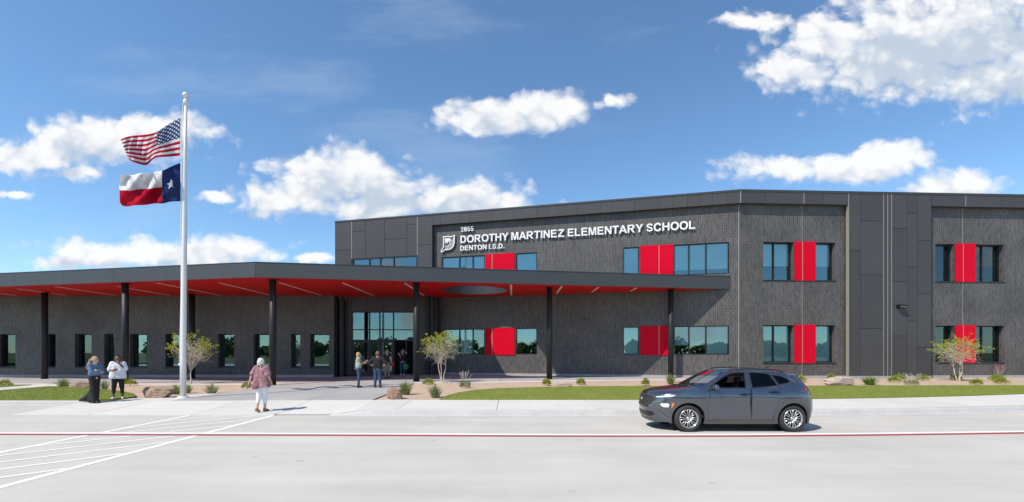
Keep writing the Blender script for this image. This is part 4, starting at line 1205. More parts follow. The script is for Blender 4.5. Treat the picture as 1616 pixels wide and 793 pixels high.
M_LEAF_B = leaf_mat("bright_shrub_leaf", (0.20, 0.25, 0.02), (0.42, 0.44, 0.05), 9)
M_LEAF_D = leaf_mat("plain_green_leaf", (0.09, 0.17, 0.03), (0.20, 0.29, 0.06), 9)
M_FLOWER_W = leaf_mat("pale_flower", (0.60, 0.55, 0.55), (0.75, 0.7, 0.7), 9)
M_FLOWER_R = leaf_mat("red_flower", (0.50, 0.06, 0.09), (0.65, 0.12, 0.14), 9)

def add_leaf(m, p, d, ln, w, rng):
    d = d.normalized(); a = Vector((rng.uniform(-1, 1), rng.uniform(-1, 1), rng.uniform(-1, 1)))
    s = d.cross(a); s = s.normalized() * w if s.length > 1e-4 else Vector((w, 0, 0))
    m.add([p, p + d * ln * 0.5 + s, p + d * ln, p + d * ln * 0.5 - s], [(0, 1, 2, 3)])
def young_tree(px, py, ht, spread, ntr, seed, label, leaf_from=0.62):
    rng = random.Random(seed)
    base = ground_at(px, py)
    e = empty("young_tree", base); tag(e, label, "tree", "young trees in the planting beds")
    tr, br, lf = MB(), MB(), MB()
    tips = []
    c0 = base + Vector((0, 0, ht * 0.66)); rx, rz = spread, ht * 0.36
    def curve(a, b, r0, r1, mb, sag=0.0, n=3, sides=3):
        pts = [a.lerp(b, k / n) + Vector((rng.uniform(-.03, .03), rng.uniform(-.03, .03), sag * math.sin(math.pi * k / n))) * (0 < k < n) for k in range(n + 1)]
        mb.tube(pts, [r0 + (r1 - r0) * k / n for k in range(n + 1)], sides, cap=False); return pts
    def in_crown(q, lo=-0.75):
        u = rng.uniform(lo, 1); a = rng.uniform(0, 6.283); h = math.sqrt(max(0, 1 - u * u))
        lump = 1 + 0.14 * math.sin(3 * a + seed) + 0.10 * math.sin(5 * a + 4 * u + seed)
        return c0 + Vector((math.cos(a) * h * rx, math.sin(a) * h * rx, u * rz)) * q * lump
    limbs = []
    for t in range(ntr):
        a = 2 * math.pi * t / ntr + 0.5
        foot = base + Vector((math.cos(a), math.sin(a), 0)) * (0.07 if ntr > 1 else 0) + Vector((0, 0, -0.03))
        fork = base + Vector((math.cos(a) * 0.22 * (ntr > 1), math.sin(a) * 0.22 * (ntr > 1), ht * (0.34 if ntr > 1 else 0.24)))
        curve(foot, fork, 0.032 if ntr > 1 else 0.045, 0.022, tr, 0, 4, 6)
        for k in range(12 // ntr + 2):
            e_ = in_crown(rng.uniform(0.35, 0.6), -0.5); limbs.append(curve(fork, e_, 0.017, 0.008, br, 0.0, 4, 4))
    subs = []
    for k in range(90):
        l_ = rng.choice(limbs); s_ = l_[rng.randint(1, 4)]; e_ = in_crown(rng.uniform(0.6, 0.85))
        if (e_ - s_).length < rx * 1.1: subs.append(curve(s_, e_, 0.008, 0.0055, br, 0.02))
    for k in range(620):
        s_ = rng.choice(subs)[rng.randint(1, 3)]; e_ = in_crown(rng.uniform(0.8, 1.08))
        if (e_ - s_).length > rx * 0.75: continue
        curve(s_, e_, 0.0055, 0.0035, br, 0.015)
        tips.append((e_, (e_ - s_).normalized())); tips.append((s_.lerp(e_, 0.6), (e_ - s_).normalized()))
    for (q, d) in tips:
        t = (q.z - c0.z) / rz
        chance = smooth((t - leaf_from + 0.55) / 0.9)
        for _ in range(8):
            if rng.random() < chance * 0.85 + 0.03:
                o = Vector((rng.uniform(-1, 1), rng.uniform(-1, 1), rng.uniform(-0.7, 1))) * 0.06
                add_leaf(lf, q + o, d + Vector((rng.uniform(-1, 1), rng.uniform(-1, 1), rng.uniform(-.5, 1))), rng.uniform(0.06, 0.11), rng.uniform(0.018, 0.03), rng)
    tr.build("trunk", M_TWIG, e); br.build("branches", M_TWIG, e); lf.build("crown", M_LEAF_Y, e)
young_tree(301, 606, 2.75, 1.12, 1, 11, "young tree with bare twigs and yellow leaf tips behind the flagpole", 0.12)
young_tree(697, 604, 2.62, 1.12, 3, 21, "young multi-stemmed tree right of the entrance doors", 0.08)
young_tree(1513, 601, 2.35, 1.15, 3, 31, "young multi-stemmed tree in front of the rightmost red panel", 0.08)

def tuft(px, py, h_px, w_px, mat, seed, label, n=150, name="grass_clump"):
    base = ground_at(px, py); s = FPX / base.y; h, r = h_px / s, w_px / s / 2
    rng = random.Random(seed); m = MB()
    for i in range(n):
        a = rng.uniform(0, 6.283); q = math.sqrt(rng.random()); rr = 0.3 * r * q
        p = base + Vector((math.cos(a) * rr, math.sin(a) * rr, -0.04))
        out = r * rng.uniform(0.35, 1.05) * q; hh = h * rng.uniform(0.6, 1.08) * (1.05 - 0.35 * q)
        t = p + Vector((math.cos(a) * out, math.sin(a) * out, hh)); mid = p.lerp(t, 0.55) + Vector((0, 0, hh * 0.16))
        w = rng.uniform(0.006, 0.012); sd = Vector((-math.sin(a), math.cos(a), 0)) * w
        m.add([p - sd, p + sd, mid + sd * 0.8, mid - sd * 0.8, t], [(0, 1, 2, 3), (3, 2, 4)])
    o = m.build(name, mat); tag(o, label, "plant", "ornamental grass clumps in the beds"); return o
def round_shrub(px, py, h_px, w_px, mat, seed, label, n=420, name="low_shrub"):
    base = ground_at(px, py); s = FPX / base.y; h, r = h_px / s, w_px / s / 2
    rng = random.Random(seed); e = empty(name, base); tag(e, label, "shrub", "low shrubs in the beds"); m, st = MB(), MB()
    for i in range(9):
        a = rng.uniform(0, 6.28); st.tube([base + Vector((0, 0, -0.03)), base + Vector((math.cos(a) * r * 0.6, math.sin(a) * r * 0.6, h * 0.7))], [0.008, 0.004], 3, cap=False)
    for i in range(n):
        u = rng.uniform(-1, 1); a = rng.uniform(0, 6.28); q = rng.uniform(0.55, 1.05) * (1 + 0.16 * math.sin(3 * a + seed) + 0.1 * math.sin(7 * a))
        d = Vector((math.cos(a) * math.sqrt(1 - u * u), math.sin(a) * math.sqrt(1 - u * u), abs(u)))
        p = base + Vector((d.x * r * q, d.y * r * q, 0.03 + d.z * h * q * 0.92))
        add_leaf(m, p, d + Vector((rng.uniform(-.8, .8), rng.uniform(-.8, .8), rng.uniform(-.2, .8))), rng.uniform(0.05, 0.09), rng.uniform(0.014, 0.024), rng)
    m.build("foliage", mat, e); st.build("stems", M_TWIG, e); return e
def stalks(px, py, h_px, w_px, fl, seed, label, leaf=M_LEAF_D):
    base = ground_at(px, py); s = FPX / base.y; h, r = h_px / s, w_px / s / 2
    rng = random.Random(seed); e = empty("flowering_plant", base); tag(e, label, "plant", "flowering plants in the beds")
    m, st, f = MB(), MB(), MB()
    for i in range(260):
        a = rng.uniform(0, 6.28); q = math.sqrt(rng.random()); z = rng.uniform(0, 0.42) * h * (1.1 - q * 0.5)
        p = base + Vector((math.cos(a) * q * r * 0.62, math.sin(a) * q * r * 0.62, z))
        add_leaf(m, p, Vector((math.cos(a), math.sin(a), rng.uniform(0.2, 1.4))), rng.uniform(0.06, 0.12), rng.uniform(0.012, 0.02), rng)
    for i in range(13):
        a = rng.uniform(0, 6.28); q = rng.uniform(0.2, 1.0)
        t = base + Vector((math.cos(a) * q * r, math.sin(a) * q * r, h * rng.uniform(0.7, 1.0)))
        mid = base.lerp(t, 0.5) + Vector((0, 0, 0.06))
        st.tube([base, mid, t], [0.006, 0.005, 0.003], 3, cap=False)
        for k in range(7):
            c = mid.lerp(t, 0.35 + 0.65 * k / 6) + Vector((rng.uniform(-.03, .03), rng.uniform(-.03, .03), 0))
            add_leaf(f, c, Vector((rng.uniform(-1, 1), rng.uniform(-1, 1), rng.uniform(0, 1))), 0.05, 0.016, rng)
    m.build("foliage", leaf, e); st.build("stems", M_TWIG, e); f.build("flowers", fl, e); return e
tuft(640, 622, 26, 34, M_LEAF_G, 1, "loose green grass clump right of the squat boulder by the plaza", 190)
tuft(687, 627, 26, 34, M_LEAF_S, 2, "grey-green grass clump in front of the multi-stemmed tree by the entrance", 190)
tuft(1058, 606, 20, 26, M_LEAF_G, 3, "green grass clump just left of the car's windscreen", 150)
tuft(1373, 607, 17, 34, M_LEAF_D, 4, "dark green grass clump right of the long pale boulder", 170)
tuft(334, 621, 20, 32, M_LEAF_S, 5, "grass clump in the bed just right of the flagpole", 170)
tuft(278, 621, 20, 26, M_LEAF_G, 6, "grass clump in the bed just left of the flagpole", 150)
tuft(296, 619, 18, 22, M_LEAF_S, 7, "small grass clump directly behind the flagpole foot", 120)
tuft(101, 611, 19, 28, M_LEAF_G, 8, "grass clump left of the woman in the denim jacket", 150)
tuft(165, 613, 17, 22, M_LEAF_S, 9, "grass clump between the two standing women", 130)
tuft(1367, 604, 10, 14, M_LEAF_B, 10, "small bright clump behind the dark green grass right of the boulder", 90)
round_shrub(676, 607, 8, 16, M_LEAF_B, 21, "small yellow-green shrub left of the multi-stemmed tree by the entrance")
round_shrub(863, 608, 9, 14, M_LEAF_B, 22, "small yellow-green shrub at the foot of the column left of the flat rock")
round_shrub(917, 607, 9, 13, M_LEAF_B, 23, "small yellow-green shrub right of the flat rock")
round_shrub(1019, 608, 9, 11, M_LEAF_B, 24, "small yellow-green shrub above the car's bonnet")
round_shrub(390, 613, 9, 16, M_LEAF_B, 25, "small yellow-green shrub left of the walking woman")
round_shrub(6, 609, 8, 18, M_LEAF_B, 26, "small yellow-green shrub at the left edge of the picture")
round_shrub(1262, 603, 10, 18, M_LEAF_B, 27, "bright shrub above the car's tail light")
round_shrub(1411, 603, 7, 16, M_LEAF_B, 28, "lower bright shrub of the pair right of the metal wall's joint lines")
round_shrub(1420, 599.5, 8, 16, M_LEAF_B, 29, "upper bright shrub of the pair right of the metal wall's joint lines")
round_shrub(1456, 600.5, 8, 16, M_LEAF_B, 30, "bright shrub at the right end of the metal wall")
round_shrub(1509, 600, 8, 13, M_LEAF_B, 31, "bright shrub at the foot of the rightmost tree")
round_shrub(1541, 607, 7, 14, M_LEAF_B, 32, "low bright shrub in front of the rightmost tree, to its right")
round_shrub(1572, 601, 8, 16, M_LEAF_B, 33, "bright shrub under the red flower stalks, rear one")
round_shrub(1580, 605.5, 8, 17, M_LEAF_B, 34, "bright shrub under the red flower stalks, front one")
round_shrub(1312, 601, 10, 12, M_LEAF_B, 35, "bright shrub behind the left end of the long pale boulder")
round_shrub(205, 608, 9, 16, M_LEAF_B, 36, "bright shrub right of the woman in the white shirt")
stalks(734, 612, 27, 26, M_FLOWER_W, 41, "green plant with tall pale flower stalks right of the tree by the entrance")
stalks(1438, 607, 19, 28, M_FLOWER_W, 42, "plant with pale flower stalks in front of the metal wall", M_LEAF_S)
stalks(1576, 600, 25, 20, M_FLOWER_R, 43, "plant with thin red flower stalks near the right edge", M_LEAF_S)

# boulders: split sandstone
M_ROCK = pm("warm_sandstone", (0.44, 0.30, 0.21), 0.9, col2=(0.21, 0.14, 0.10), vscale=5, bump=1.0, bscale=14, fine=0.2)
M_ROCK_P = pm("pale_layered_sandstone", (0.56, 0.45, 0.37), 0.9, col2=(0.30, 0.23, 0.19), vscale=5, bump=1.0, bscale=12, stretch=(0.6, 0.6, 2.6), fine=0.18)
def boulder(px0, px1, py0, py1, seed, mat, label, depth=0.75, flat=0.35):
    rng = np.random.default_rng(seed)
    c = ground_at((px0 + px1) / 2, py1); s = FPX / c.y
    a, h = (px1 - px0) / s / 2, (py1 - py0) / s
    bm = bmesh.new(); bmesh.ops.create_icosphere(bm, subdivisions=5, radius=1.0)
    nrm = rng.normal(size=(15, 3)); nrm /= np.linalg.norm(nrm, axis=1)[:, None]; off = rng.uniform(0.62, 0.92, 15)
    nrm[0] = (0.1, -0.1, 0.98); off[0] = 0.62; nrm[1] = (0.2, -0.97, 0.1); off[1] = 0.7
    ph = rng.uniform(0, 6, 6)
    for v in bm.verts:
        p = np.array(v.co)
        t = min([1.12] + [o / max(1e-6, p @ n) for n, o in zip(nrm, off) if p @ n > 0.15])
        t *= 1 + 0.03 * math.sin(7 * p[0] + ph[0]) * math.sin(6 * p[1] + ph[1]) + 0.022 * math.sin(17 * p[2] + 5 * p[0] + ph[2]) + 0.012 * math.sin(31 * p[0] + 23 * p[2] + ph[3])
        v.co = Vector((p[0] * t * a * 1.15, p[1] * t * a * depth * 1.1, (p[2] * t * 0.92 + 0.42) * h * 0.80))
    me = bpy.data.meshes.new("boulder"); bm.to_mesh(me); bm.free()
    o = link("boulder", me, mat); o.location = (c.x, c.y + a * depth * 0.7, c.z - 0.02); o.rotation_euler = (0, 0, rng.uniform(-0.2, 0.2))
    tag(o, label, "boulder", "landscape boulders in the beds"); return o
boulder(219, 262, 608, 628.5, 5, M_ROCK, "big warm brown boulder left of the flagpole", 0.7)
boulder(110, 135, 600, 611.5, 6, M_ROCK, "reddish boulder behind the woman in the denim jacket", 0.8)
boulder(607, 630, 608.5, 629.5, 7, M_ROCK, "squat brown boulder at the right edge of the plaza", 0.9)
boulder(871, 902, 601.5, 609.5, 8, M_ROCK_P, "flat pale rock between two small shrubs under the canopy column", 0.6)
boulder(1311, 1348, 591, 608, 9, M_ROCK_P, "long pale boulder in the bed right of the car", 0.55)

# trees and rough ground across the road: they stand behind the camera and show in the glass
M_FARLEAF = leaf_mat("far_tree_leaf", (0.12, 0.16, 0.07), (0.22, 0.26, 0.11), 0.5)
def tree_belt():
    rng = np.random.default_rng(5); V, F = [], []
    for t in range(70):
        x = -155 + 310 * t / 69 + rng.normal(0, 1.5); y = -105 - rng.uniform(0, 20); h = rng.uniform(3.5, 8.0); r = rng.uniform(3.0, 5.0)
        for k in range(330):
            d = rng.normal(size=3); d /= np.linalg.norm(d); q = rng.uniform(0.5, 1.05)
            c = np.array((x + d[0] * r * q, y + d[1] * r * q, h * 0.55 + d[2] * h * 0.5 * q + 0.1))
            if c[2] < 0.3: c[2] = 0.3 + rng.uniform(0, 0.4)
            u = rng.normal(size=3); u /= np.linalg.norm(u); w = np.cross(u, rng.normal(size=3)); w /= np.linalg.norm(w); s_ = rng.uniform(0.4, 0.8); b = len(V)
            V += [tuple(c + u * s_), tuple(c + w * s_), tuple(c - u * s_), tuple(c - w * s_)]; F.append((b, b + 1, b + 2, b + 3))
    me = bpy.data.meshes.new("tree_belt"); me.from_pydata(V, [], F)
    tag(link("tree_belt", me, M_FARLEAF), "belt of far green trees mirrored in the window glass", "trees", kind="stuff")
tree_belt()

# ------------------------------------------------------------------ the car
M_PAINT = pm("dark_grey_blue_car_paint", (0.052, 0.063, 0.088), 0.18, 0.6, 0.5, coat=1.0, var=0.03, vscale=3)
M_PAINT.node_tree.nodes['Principled BSDF'].inputs['Coat IOR'].default_value = 1.9
M_CLAD = pm("grey_plastic_cladding", (0.085, 0.082, 0.083), 0.55, var=0.06, vscale=5)
M_BLACKP = pm("black_plastic", (0.012, 0.012, 0.013), 0.45)
M_RUBBER = pm("tyre_rubber", (0.030, 0.030, 0.031), 0.75, var=0.15, vscale=9, bump=0.15, bscale=30)
M_RIM = pm("bright_alloy", (0.62, 0.61, 0.60), 0.28, 0.85)
M_CHROME = pm("chrome_trim", (0.72, 0.72, 0.73), 0.12, 1.0)
M_CGLASS = glass_mat("car_clear_glass", (0.80, 0.86, 0.85), (0.9, 0.95, 0.97), 0.06)
M_CTINT = glass_mat("car_privacy_glass", (0.05, 0.055, 0.06), (0.6, 0.65, 0.7), 0.0)
M_WSHIELD = glass_mat("car_windscreen_glass", (0.72, 0.80, 0.80), (0.9, 0.97, 0.97), 0.20)
M_LAMPG = pm("lamp_lens", (0.72, 0.74, 0.76), 0.12, 0.3, coat=1.0, var=0.2, vscale=18)
M_AMBER = pm("amber_lens", (0.80, 0.24, 0.012), 0.25, coat=1.0)
M_TAIL = pm("red_lens", (0.42, 0.008, 0.02), 0.2, coat=1.0)
M_SEAT = pm("black_seat_fabric", (0.016, 0.016, 0.018), 0.85)
M_PLATE = pm("plate_white", (0.75, 0.75, 0.74), 0.5)
CS = 0.985
car = empty("parked_car", (5.555, 11.40 + 0.80 * CS, 0.004), math.pi); car.scale = (CS, CS, CS)
tag(car, "dark grey compact crossover car facing left on the road", "car")
def cbuild(m, name, mat, parent=None, smooth=False, mats=None, fix=False):
    me = m.mesh(name, smooth, mats)
    if fix:
        bm = bmesh.new(); bm.from_mesh(me); bmesh.ops.recalc_face_normals(bm, faces=bm.faces); bm.to_mesh(me); bm.free()
    return link(name, me, mat, parent or car, True)
_wz = ([.15, .3, .5, .7, .85, .98, 1.06, 1.25, 1.50], [.835, .872, .893, .900, .893, .880, .856, .765, .635])
def Wd(x, z):
    w = 0.0
    for d, k in ((-0.05, .25), (0, .5), (0.05, .25)): w += k * np.interp(z + d, *_wz)
    if x > 0.9: w *= 1 - 0.15 * ((x - 0.9) / 0.85) ** 2.2
    if x < -1.05: w *= 1 - 0.115 * ((-1.05 - x) / 0.70) ** 2.2
    # waist crease and hollowed lower door
    w += 0.010 * math.exp(-((z - 0.86) / 0.035) ** 2) - 0.020 * math.exp(-((z - 0.60) / 0.14) ** 2) * smooth((1.0 - abs(x)) / 0.5)
    return float(w)
CTRL = [((2.12, .20), (1.72, .22)), ((2.19, .32), (1.76, .33)), ((2.23, .48), (1.79, .48)), ((2.22, .63), (1.79, .63)), ((2.19, .80), (1.775, .79)),
        ((2.12, .925), (1.72, .885)), ((1.95, .995), (1.57, .945)), ((1.50, 1.055), (1.27, .995)), ((1.14, 1.095), (1.00, 1.045)),
        ((1.08, 1.12), (.93, 1.065)), ((.75, 1.31), (.61, 1.262)), ((.43, 1.475), (.30, 1.432)), ((.30, 1.512), (.17, 1.468)),
        ((-.30, 1.548), (-.30, 1.492)), ((-.9, 1.53), (-.9, 1.467)), ((-1.35, 1.485), (-1.23, 1.40)), ((-1.60, 1.45), (-1.40, 1.335)),
        ((-1.64, 1.41), (-1.44, 1.295)), ((-1.87, 1.10), (-1.62, 1.06)), ((-1.96, .98), (-1.67, .95)), ((-2.03, .75), (-1.72, .75)),
        ((-2.04, .55), (-1.735, .55)), ((-1.99, .33), (-1.71, .33)), ((-1.9, .22), (-1.66, .22))]
NS = 5
def cr(p0, p1, p2, p3, t):
    return tuple(0.5 * ((2 * b) + (-a + c) * t + (2 * a - 5 * b + 4 * c - d) * t * t + (-a + 3 * b - 3 * c + d) * t ** 3) for a, b, c, d in zip(p0, p1, p2, p3))
PP, EE = [], []
nC = len(CTRL)
for i in range(nC - 1):
    for k in range(NS):
        a = [CTRL[max(0, i - 1)], CTRL[i], CTRL[i + 1], CTRL[min(nC - 1, i + 2)]]
        # keep the breaks at cowl and rear screen crisp
        if i in (8, 17): a[0] = CTRL[i]
        if i + 1 in (8, 17): a[3] = CTRL[i + 1]
        PP.append(cr(*[q[0] for q in a], k / NS)); EE.append(cr(*[q[1] for q in a], k / NS))
PP.append(CTRL[-1][0]); EE.append(CTRL[-1][1])
NV = 21
def S(i, v):
    P, E = PP[i], EE[i]; f = abs(v) ** 3.2
    return (P[0] + (E[0] - P[0]) * f, v * Wd(*E), P[1] + (E[1] - P[1]) * f)
ws0, ws1, rs0, rs1 = 9 * NS, 11 * NS, 17 * NS, 18 * NS
body, shield, rear = MB(), MB(), MB()
vs = [2 * j / (NV - 1) - 1 for j in range(NV)]
grid = [[S(i, v) for v in vs] for i in range(len(PP))]
for i in range(len(PP) - 1):
    for j in range(NV - 1):
        q = [grid[i][j], grid[i][j + 1], grid[i + 1][j + 1], grid[i + 1][j]]
        tgt = body
        if ws0 <= i < ws1 and 1 <= j < NV - 2: tgt = shield
        elif rs0 <= i < rs1 and 2 <= j < NV - 3: tgt = rear
        tgt.add(q, [(0, 1, 2, 3)])
def arch(cx, r, n=18, cz=0.325, zb=0.20):
    a0 = math.asin((zb - cz) / r)
    return [(cx + r * math.cos(a0 + (math.pi - 2 * a0) * k / n), cz + r * math.sin(a0 + (math.pi - 2 * a0) * k / n)) for k in range(n + 1)]
AR = 0.395
outline_c = EE[:]                                   # front bottom, over the roof, to rear bottom
outline_c = outline_c + list(reversed(arch(-1.26, AR))) + [(-0.5, .19), (0.0, .19), (0.5, .19)] + list(reversed(arch(1.30, AR)))
fwin = [(.735, 1.115), (.62, 1.19), (.40, 1.325), (.22, 1.415), (.05, 1.437), (-.145, 1.440), (-.115, 1.088), (.45, 1.088), (.70, 1.095)]
rwinc = [(-.275, 1.092), (-.285, 1.440), (-.55, 1.432), (-.755, 1.405), (-.885, 1.145), (-.60, 1.112)]
qwin = [(-.835, 1.385), (-.955, 1.165), (-1.20, 1.215), (-1.24, 1.25), (-1.05, 1.355)]
fdoor = [(.815, .265), (.83, .60), (.80, .92), (.775, 1.085), (.62, 1.215), (.40, 1.352), (.21, 1.445), (.04, 1.462), (-.205, 1.464), (-.225, 1.09), (-.232, .265)]
rdoor = [(-.245, .265), (-.238, 1.09), (-.218, 1.464), (-.56, 1.458), (-.79, 1.425), (-.935, 1.155), (-.985, 1.0), (-.94, .80), (-.85, .66), (-.79, .52), (-.77, .265)]
def shell(outer, holes, side, off, spacing=0.09, edge=None):
    pts, tris = cdt_region(outer, holes, spacing, edge)
    v = [(x, side * (Wd(x, z) + off), z) for x, z in pts]
    return v, [t if side < 0 else (t[0], t[2], t[1]) for t in tris]
def rim(m, poly, side, off, dep):
    for i in range(len(poly)):
        a, b = poly[i], poly[(i + 1) % len(poly)]
        m.add([(a[0], side * (Wd(*a) + off), a[1]), (b[0], side * (Wd(*b) + off), b[1]), (b[0], side * (Wd(*b) + off - dep), b[1]), (a[0], side * (Wd(*a) + off - dep), a[1])], [(0, 1, 2, 3)])
for side in (1, -1):
    v, t = shell(outline_c, [fdoor, rdoor, qwin], side, 0.0); body.add(v, t)
    for poly in (fdoor, rdoor, qwin): rim(body, poly, side, 0.0, 0.05)
me = body.mesh("body", True)
bm = bmesh.new(); bm.from_mesh(me); bmesh.ops.remove_doubles(bm, verts=bm.verts, dist=0.0006); bmesh.ops.recalc_face_normals(bm, faces=bm.faces)
for e in bm.edges:
    if len(e.link_faces) == 2 and e.calc_face_angle(0) > R(48): e.smooth = False
bm.to_mesh(me); bm.free()
cbody = link("body", me, M_PAINT, car, True)
BV = BVHTree.FromPolygons([v.co.copy() for v in me.vertices], [tuple(p.vertices) for p in me.polygons])
cbuild(shield, "windscreen", M_WSHIELD, smooth=True); cbuild(rear, "rear_screen", M_CTINT, smooth=True)
def inset_poly(poly, g):
    n = len(poly); out = []
    area = sum(poly[i][0] * poly[(i + 1) % n][1] - poly[(i + 1) % n][0] * poly[i][1] for i in range(n))
    sg = 1 if area > 0 else -1
    for i in range(n):
        a, b, c = Vector(poly[i - 1]), Vector(poly[i]), Vector(poly[(i + 1) % n])
        d1, d2 = (b - a).normalized(), (c - b).normalized()
        nn = (Vector((-d1.y, d1.x)) + Vector((-d2.y, d2.x))); nn = nn.normalized() * g * sg
        out.append((b.x + nn.x, b.y + nn.y))
    return out
for side in (1, -1):
    for poly, win, nm, hx, hz in ((fdoor, fwin, "front_door", (-.19, .075), .925), (rdoor, rwinc, "rear_door", (-.93, -.665), .985)):
        m = MB(); ip_ = inset_poly(poly, 0.005)
        v, t = shell(ip_, [win], side, 0.0, 0.07); m.add(v, t); rim(m, ip_, side, 0.0, 0.03); rim(m, win, side, 0.0, 0.045)
        mm_ = m.mesh(nm, True); bm = bmesh.new(); bm.from_mesh(mm_); bmesh.ops.remove_doubles(bm, verts=bm.verts, dist=0.0004); bmesh.ops.recalc_face_normals(bm, faces=bm.faces)
        for e in bm.edges:
            if len(e.link_faces) == 2 and e.calc_face_angle(0) > R(40): e.smooth = False
        bm.to_mesh(mm_); bm.free()
        d = link(nm, mm_, M_PAINT, car, True)
        if nm == "rear_door" or side < 0:
            g = MB(); v, t = shell(win, [], side, -0.02, 0.12); g.add(v, t); cbuild(g, "pane", M_CTINT if nm == "rear_door" else M_CGLASS, d, True)
        fr = MB(); big, sml = inset_poly(win, -0.022), inset_poly(win, 0.004)      # black surround
        v, t = shell(big, [sml], side, 0.003, 0.2); fr.add(v, t); rim(fr, big, side, 0.003, 0.01); cbuild(fr, "window_trim", M_BLACKP, d)
        h = MB(); x0, x1 = hx; n = 8
        pts = [(x0 + (x1 - x0) * k / n, side * (Wd(x0 + (x1 - x0) * k / n, hz) + 0.012 + 0.022 * math.sin(math.pi * k / n) ** 0.5), hz + 0.006 * k / n) for k in range(n + 1)]
        h.tube(pts, [0.012] + [0.017] * (n - 1) + [0.012], 8); cbuild(h, "handle", M_BLACKP, d, True)
        cup = [(x0 + .07 + (x1 - x0 - .14) * .5 + .085 * math.cos(a), hz - .004 + .034 * math.sin(a)) for a in [2 * math.pi * k / 16 for k in range(16)]]
        c = MB(); v, t = shell(cup, [], side, 0.002, 0.1); c.add(v, t); cbuild(c, "handle_recess", M_BLACKP, d)
    g = MB(); v, t = shell(qwin, [], side, -0.015, 0.15); g.add(v, t); cbuild(g, "quarter_window", M_CTINT, None, True)
    fr = MB(); v, t = shell(inset_poly(qwin, -0.014), [inset_poly(qwin, 0.004)], side, 0.003, 0.2); fr.add(v, t); cbuild(fr, "quarter_trim", M_BLACKP)
    # cladding round the arches and along the sill
    for cx in (1.30, -1.26):
        inner = arch(cx, AR - 0.004, 18); outer = arch(cx, AR + (0.075 if cx > 0 else 0.082), 18, zb=0.20)
        if cx > 0: outer = [(min(p[0], 1.735), p[1]) for p in outer]
        else: outer = [(max(p[0], -1.70), p[1]) for p in outer]
        poly = inner + list(reversed(outer))
        c = MB(); v, t = shell(poly, [], side, 0.016, 0.2, 0.08); c.add(v, t); rim(c, poly, side, 0.016, 0.03)
        cbuild(c, "arch_cladding", M_CLAD, fix=True)
    poly = [(-.83, .195), (.86, .195), (.845, .275), (.5, .292), (-.5, .292), (-.82, .275)]
    c = MB(); v, t = shell(poly, [], side, 0.016, 0.2, 0.2); c.add(v, t); rim(c, poly, side, 0.016, 0.03); cbuild(c, "sill_cladding", M_CLAD, fix=True)
    # mirror
    mx, my, mz = .665, side * (Wd(.66, 1.10) + 0.115), 1.105
    q = MB(); q.lathe([(0.0, -0.115), (0.045, -0.105), (0.068, -0.06), (0.072, 0.0), (0.066, 0.07), (0.045, 0.11), (0.0, 0.118)], 14, 'y')
    q.v = [(mx + p[0] * 0.75 + (0.02 if p[0] > 0 else -0.0), my + p[1], mz + p[2] * 0.95) for p in q.v]
    mir = cbuild(q, "mirror", M_PAINT, None, True)
    q = MB(); q.tube([(mx + .03, side * (Wd(.66, 1.06) - 0.01), 1.055), (mx + .02, my - side * 0.05, 1.065)], [.035, .03], 8); cbuild(q, "mirror_arm", M_BLACKP, mir, True)
    # roof rail
    ys_r = 0.60; q = MB(); n = 16; pts = []
    for k in range(n + 1):
        x = .22 - 1.42 * k / n; zt = np.interp(-x, [-.3, .3, .9, 1.35], [1.478, 1.508, 1.487, 1.42])
        pts.append((x, side * (0.585 + 0.02 * math.sin(math.pi * k / n)), zt + 0.042 * min(1, 4 * math.sin(math.pi * k / n)) - 0.004))
    q.tube(pts, 0.013, 8); cbuild(q, "roof_rail", M_BLACKP, None, True)
    # seam of bonnet and lower body
def proj_patch(polys, fo, fu, fv, fw, off, name, mat, spacing=0.04, parent=None, holes=()):
    """lay a patch on the body: polygon in the plane (fu, fv), cast along fw"""
    m = MB(); fo, fu, fv, fw = Vector(fo), Vector(fu).normalized(), Vector(fv).normalized(), Vector(fw).normalized()
    for poly in polys:
        pts, tris = cdt_region(poly, holes, spacing, spacing)
        out = []
        for (a, b) in pts:
            h, nrm, _, _ = BV.ray_cast(fo + fu * a + fv * b, fw)
            if h is None: h = fo + fu * a + fv * b + fw * 1.0; nrm = -fw
            if nrm.dot(fw) > 0: nrm = -nrm
            out.append(tuple(h + nrm * off))
        m.add(out, tris)
        # skirt back to the body so that it has thickness
        rimp = []
        for i in range(len(poly)):
            a, b = Vector(poly[i]), Vector(poly[(i + 1) % len(poly)]); k = max(1, int((b - a).length / spacing))
            rimp += [a.lerp(b, j / k) for j in range(k)]
        ring = []
        for p in rimp:
            h, nrm, _, _ = BV.ray_cast(fo + fu * p.x + fv * p.y, fw)
            if h is None: h = fo + fu * p.x + fv * p.y + fw; nrm = -fw
            if nrm.dot(fw) > 0: nrm = -nrm
            ring.append((tuple(h + nrm * off), tuple(h - nrm * 0.004)))
        for i in range(len(ring)):
            a, b = ring[i], ring[(i + 1) % len(ring)]
            m.add([a[0], b[0], b[1], a[1]], [(0, 1, 2, 3)])
    return cbuild(m, name, mat, parent, False, None, True)
FRONT = ((3.0, 0, 0), (0, 1, 0), (0, 0, 1), (-1, 0, 0))
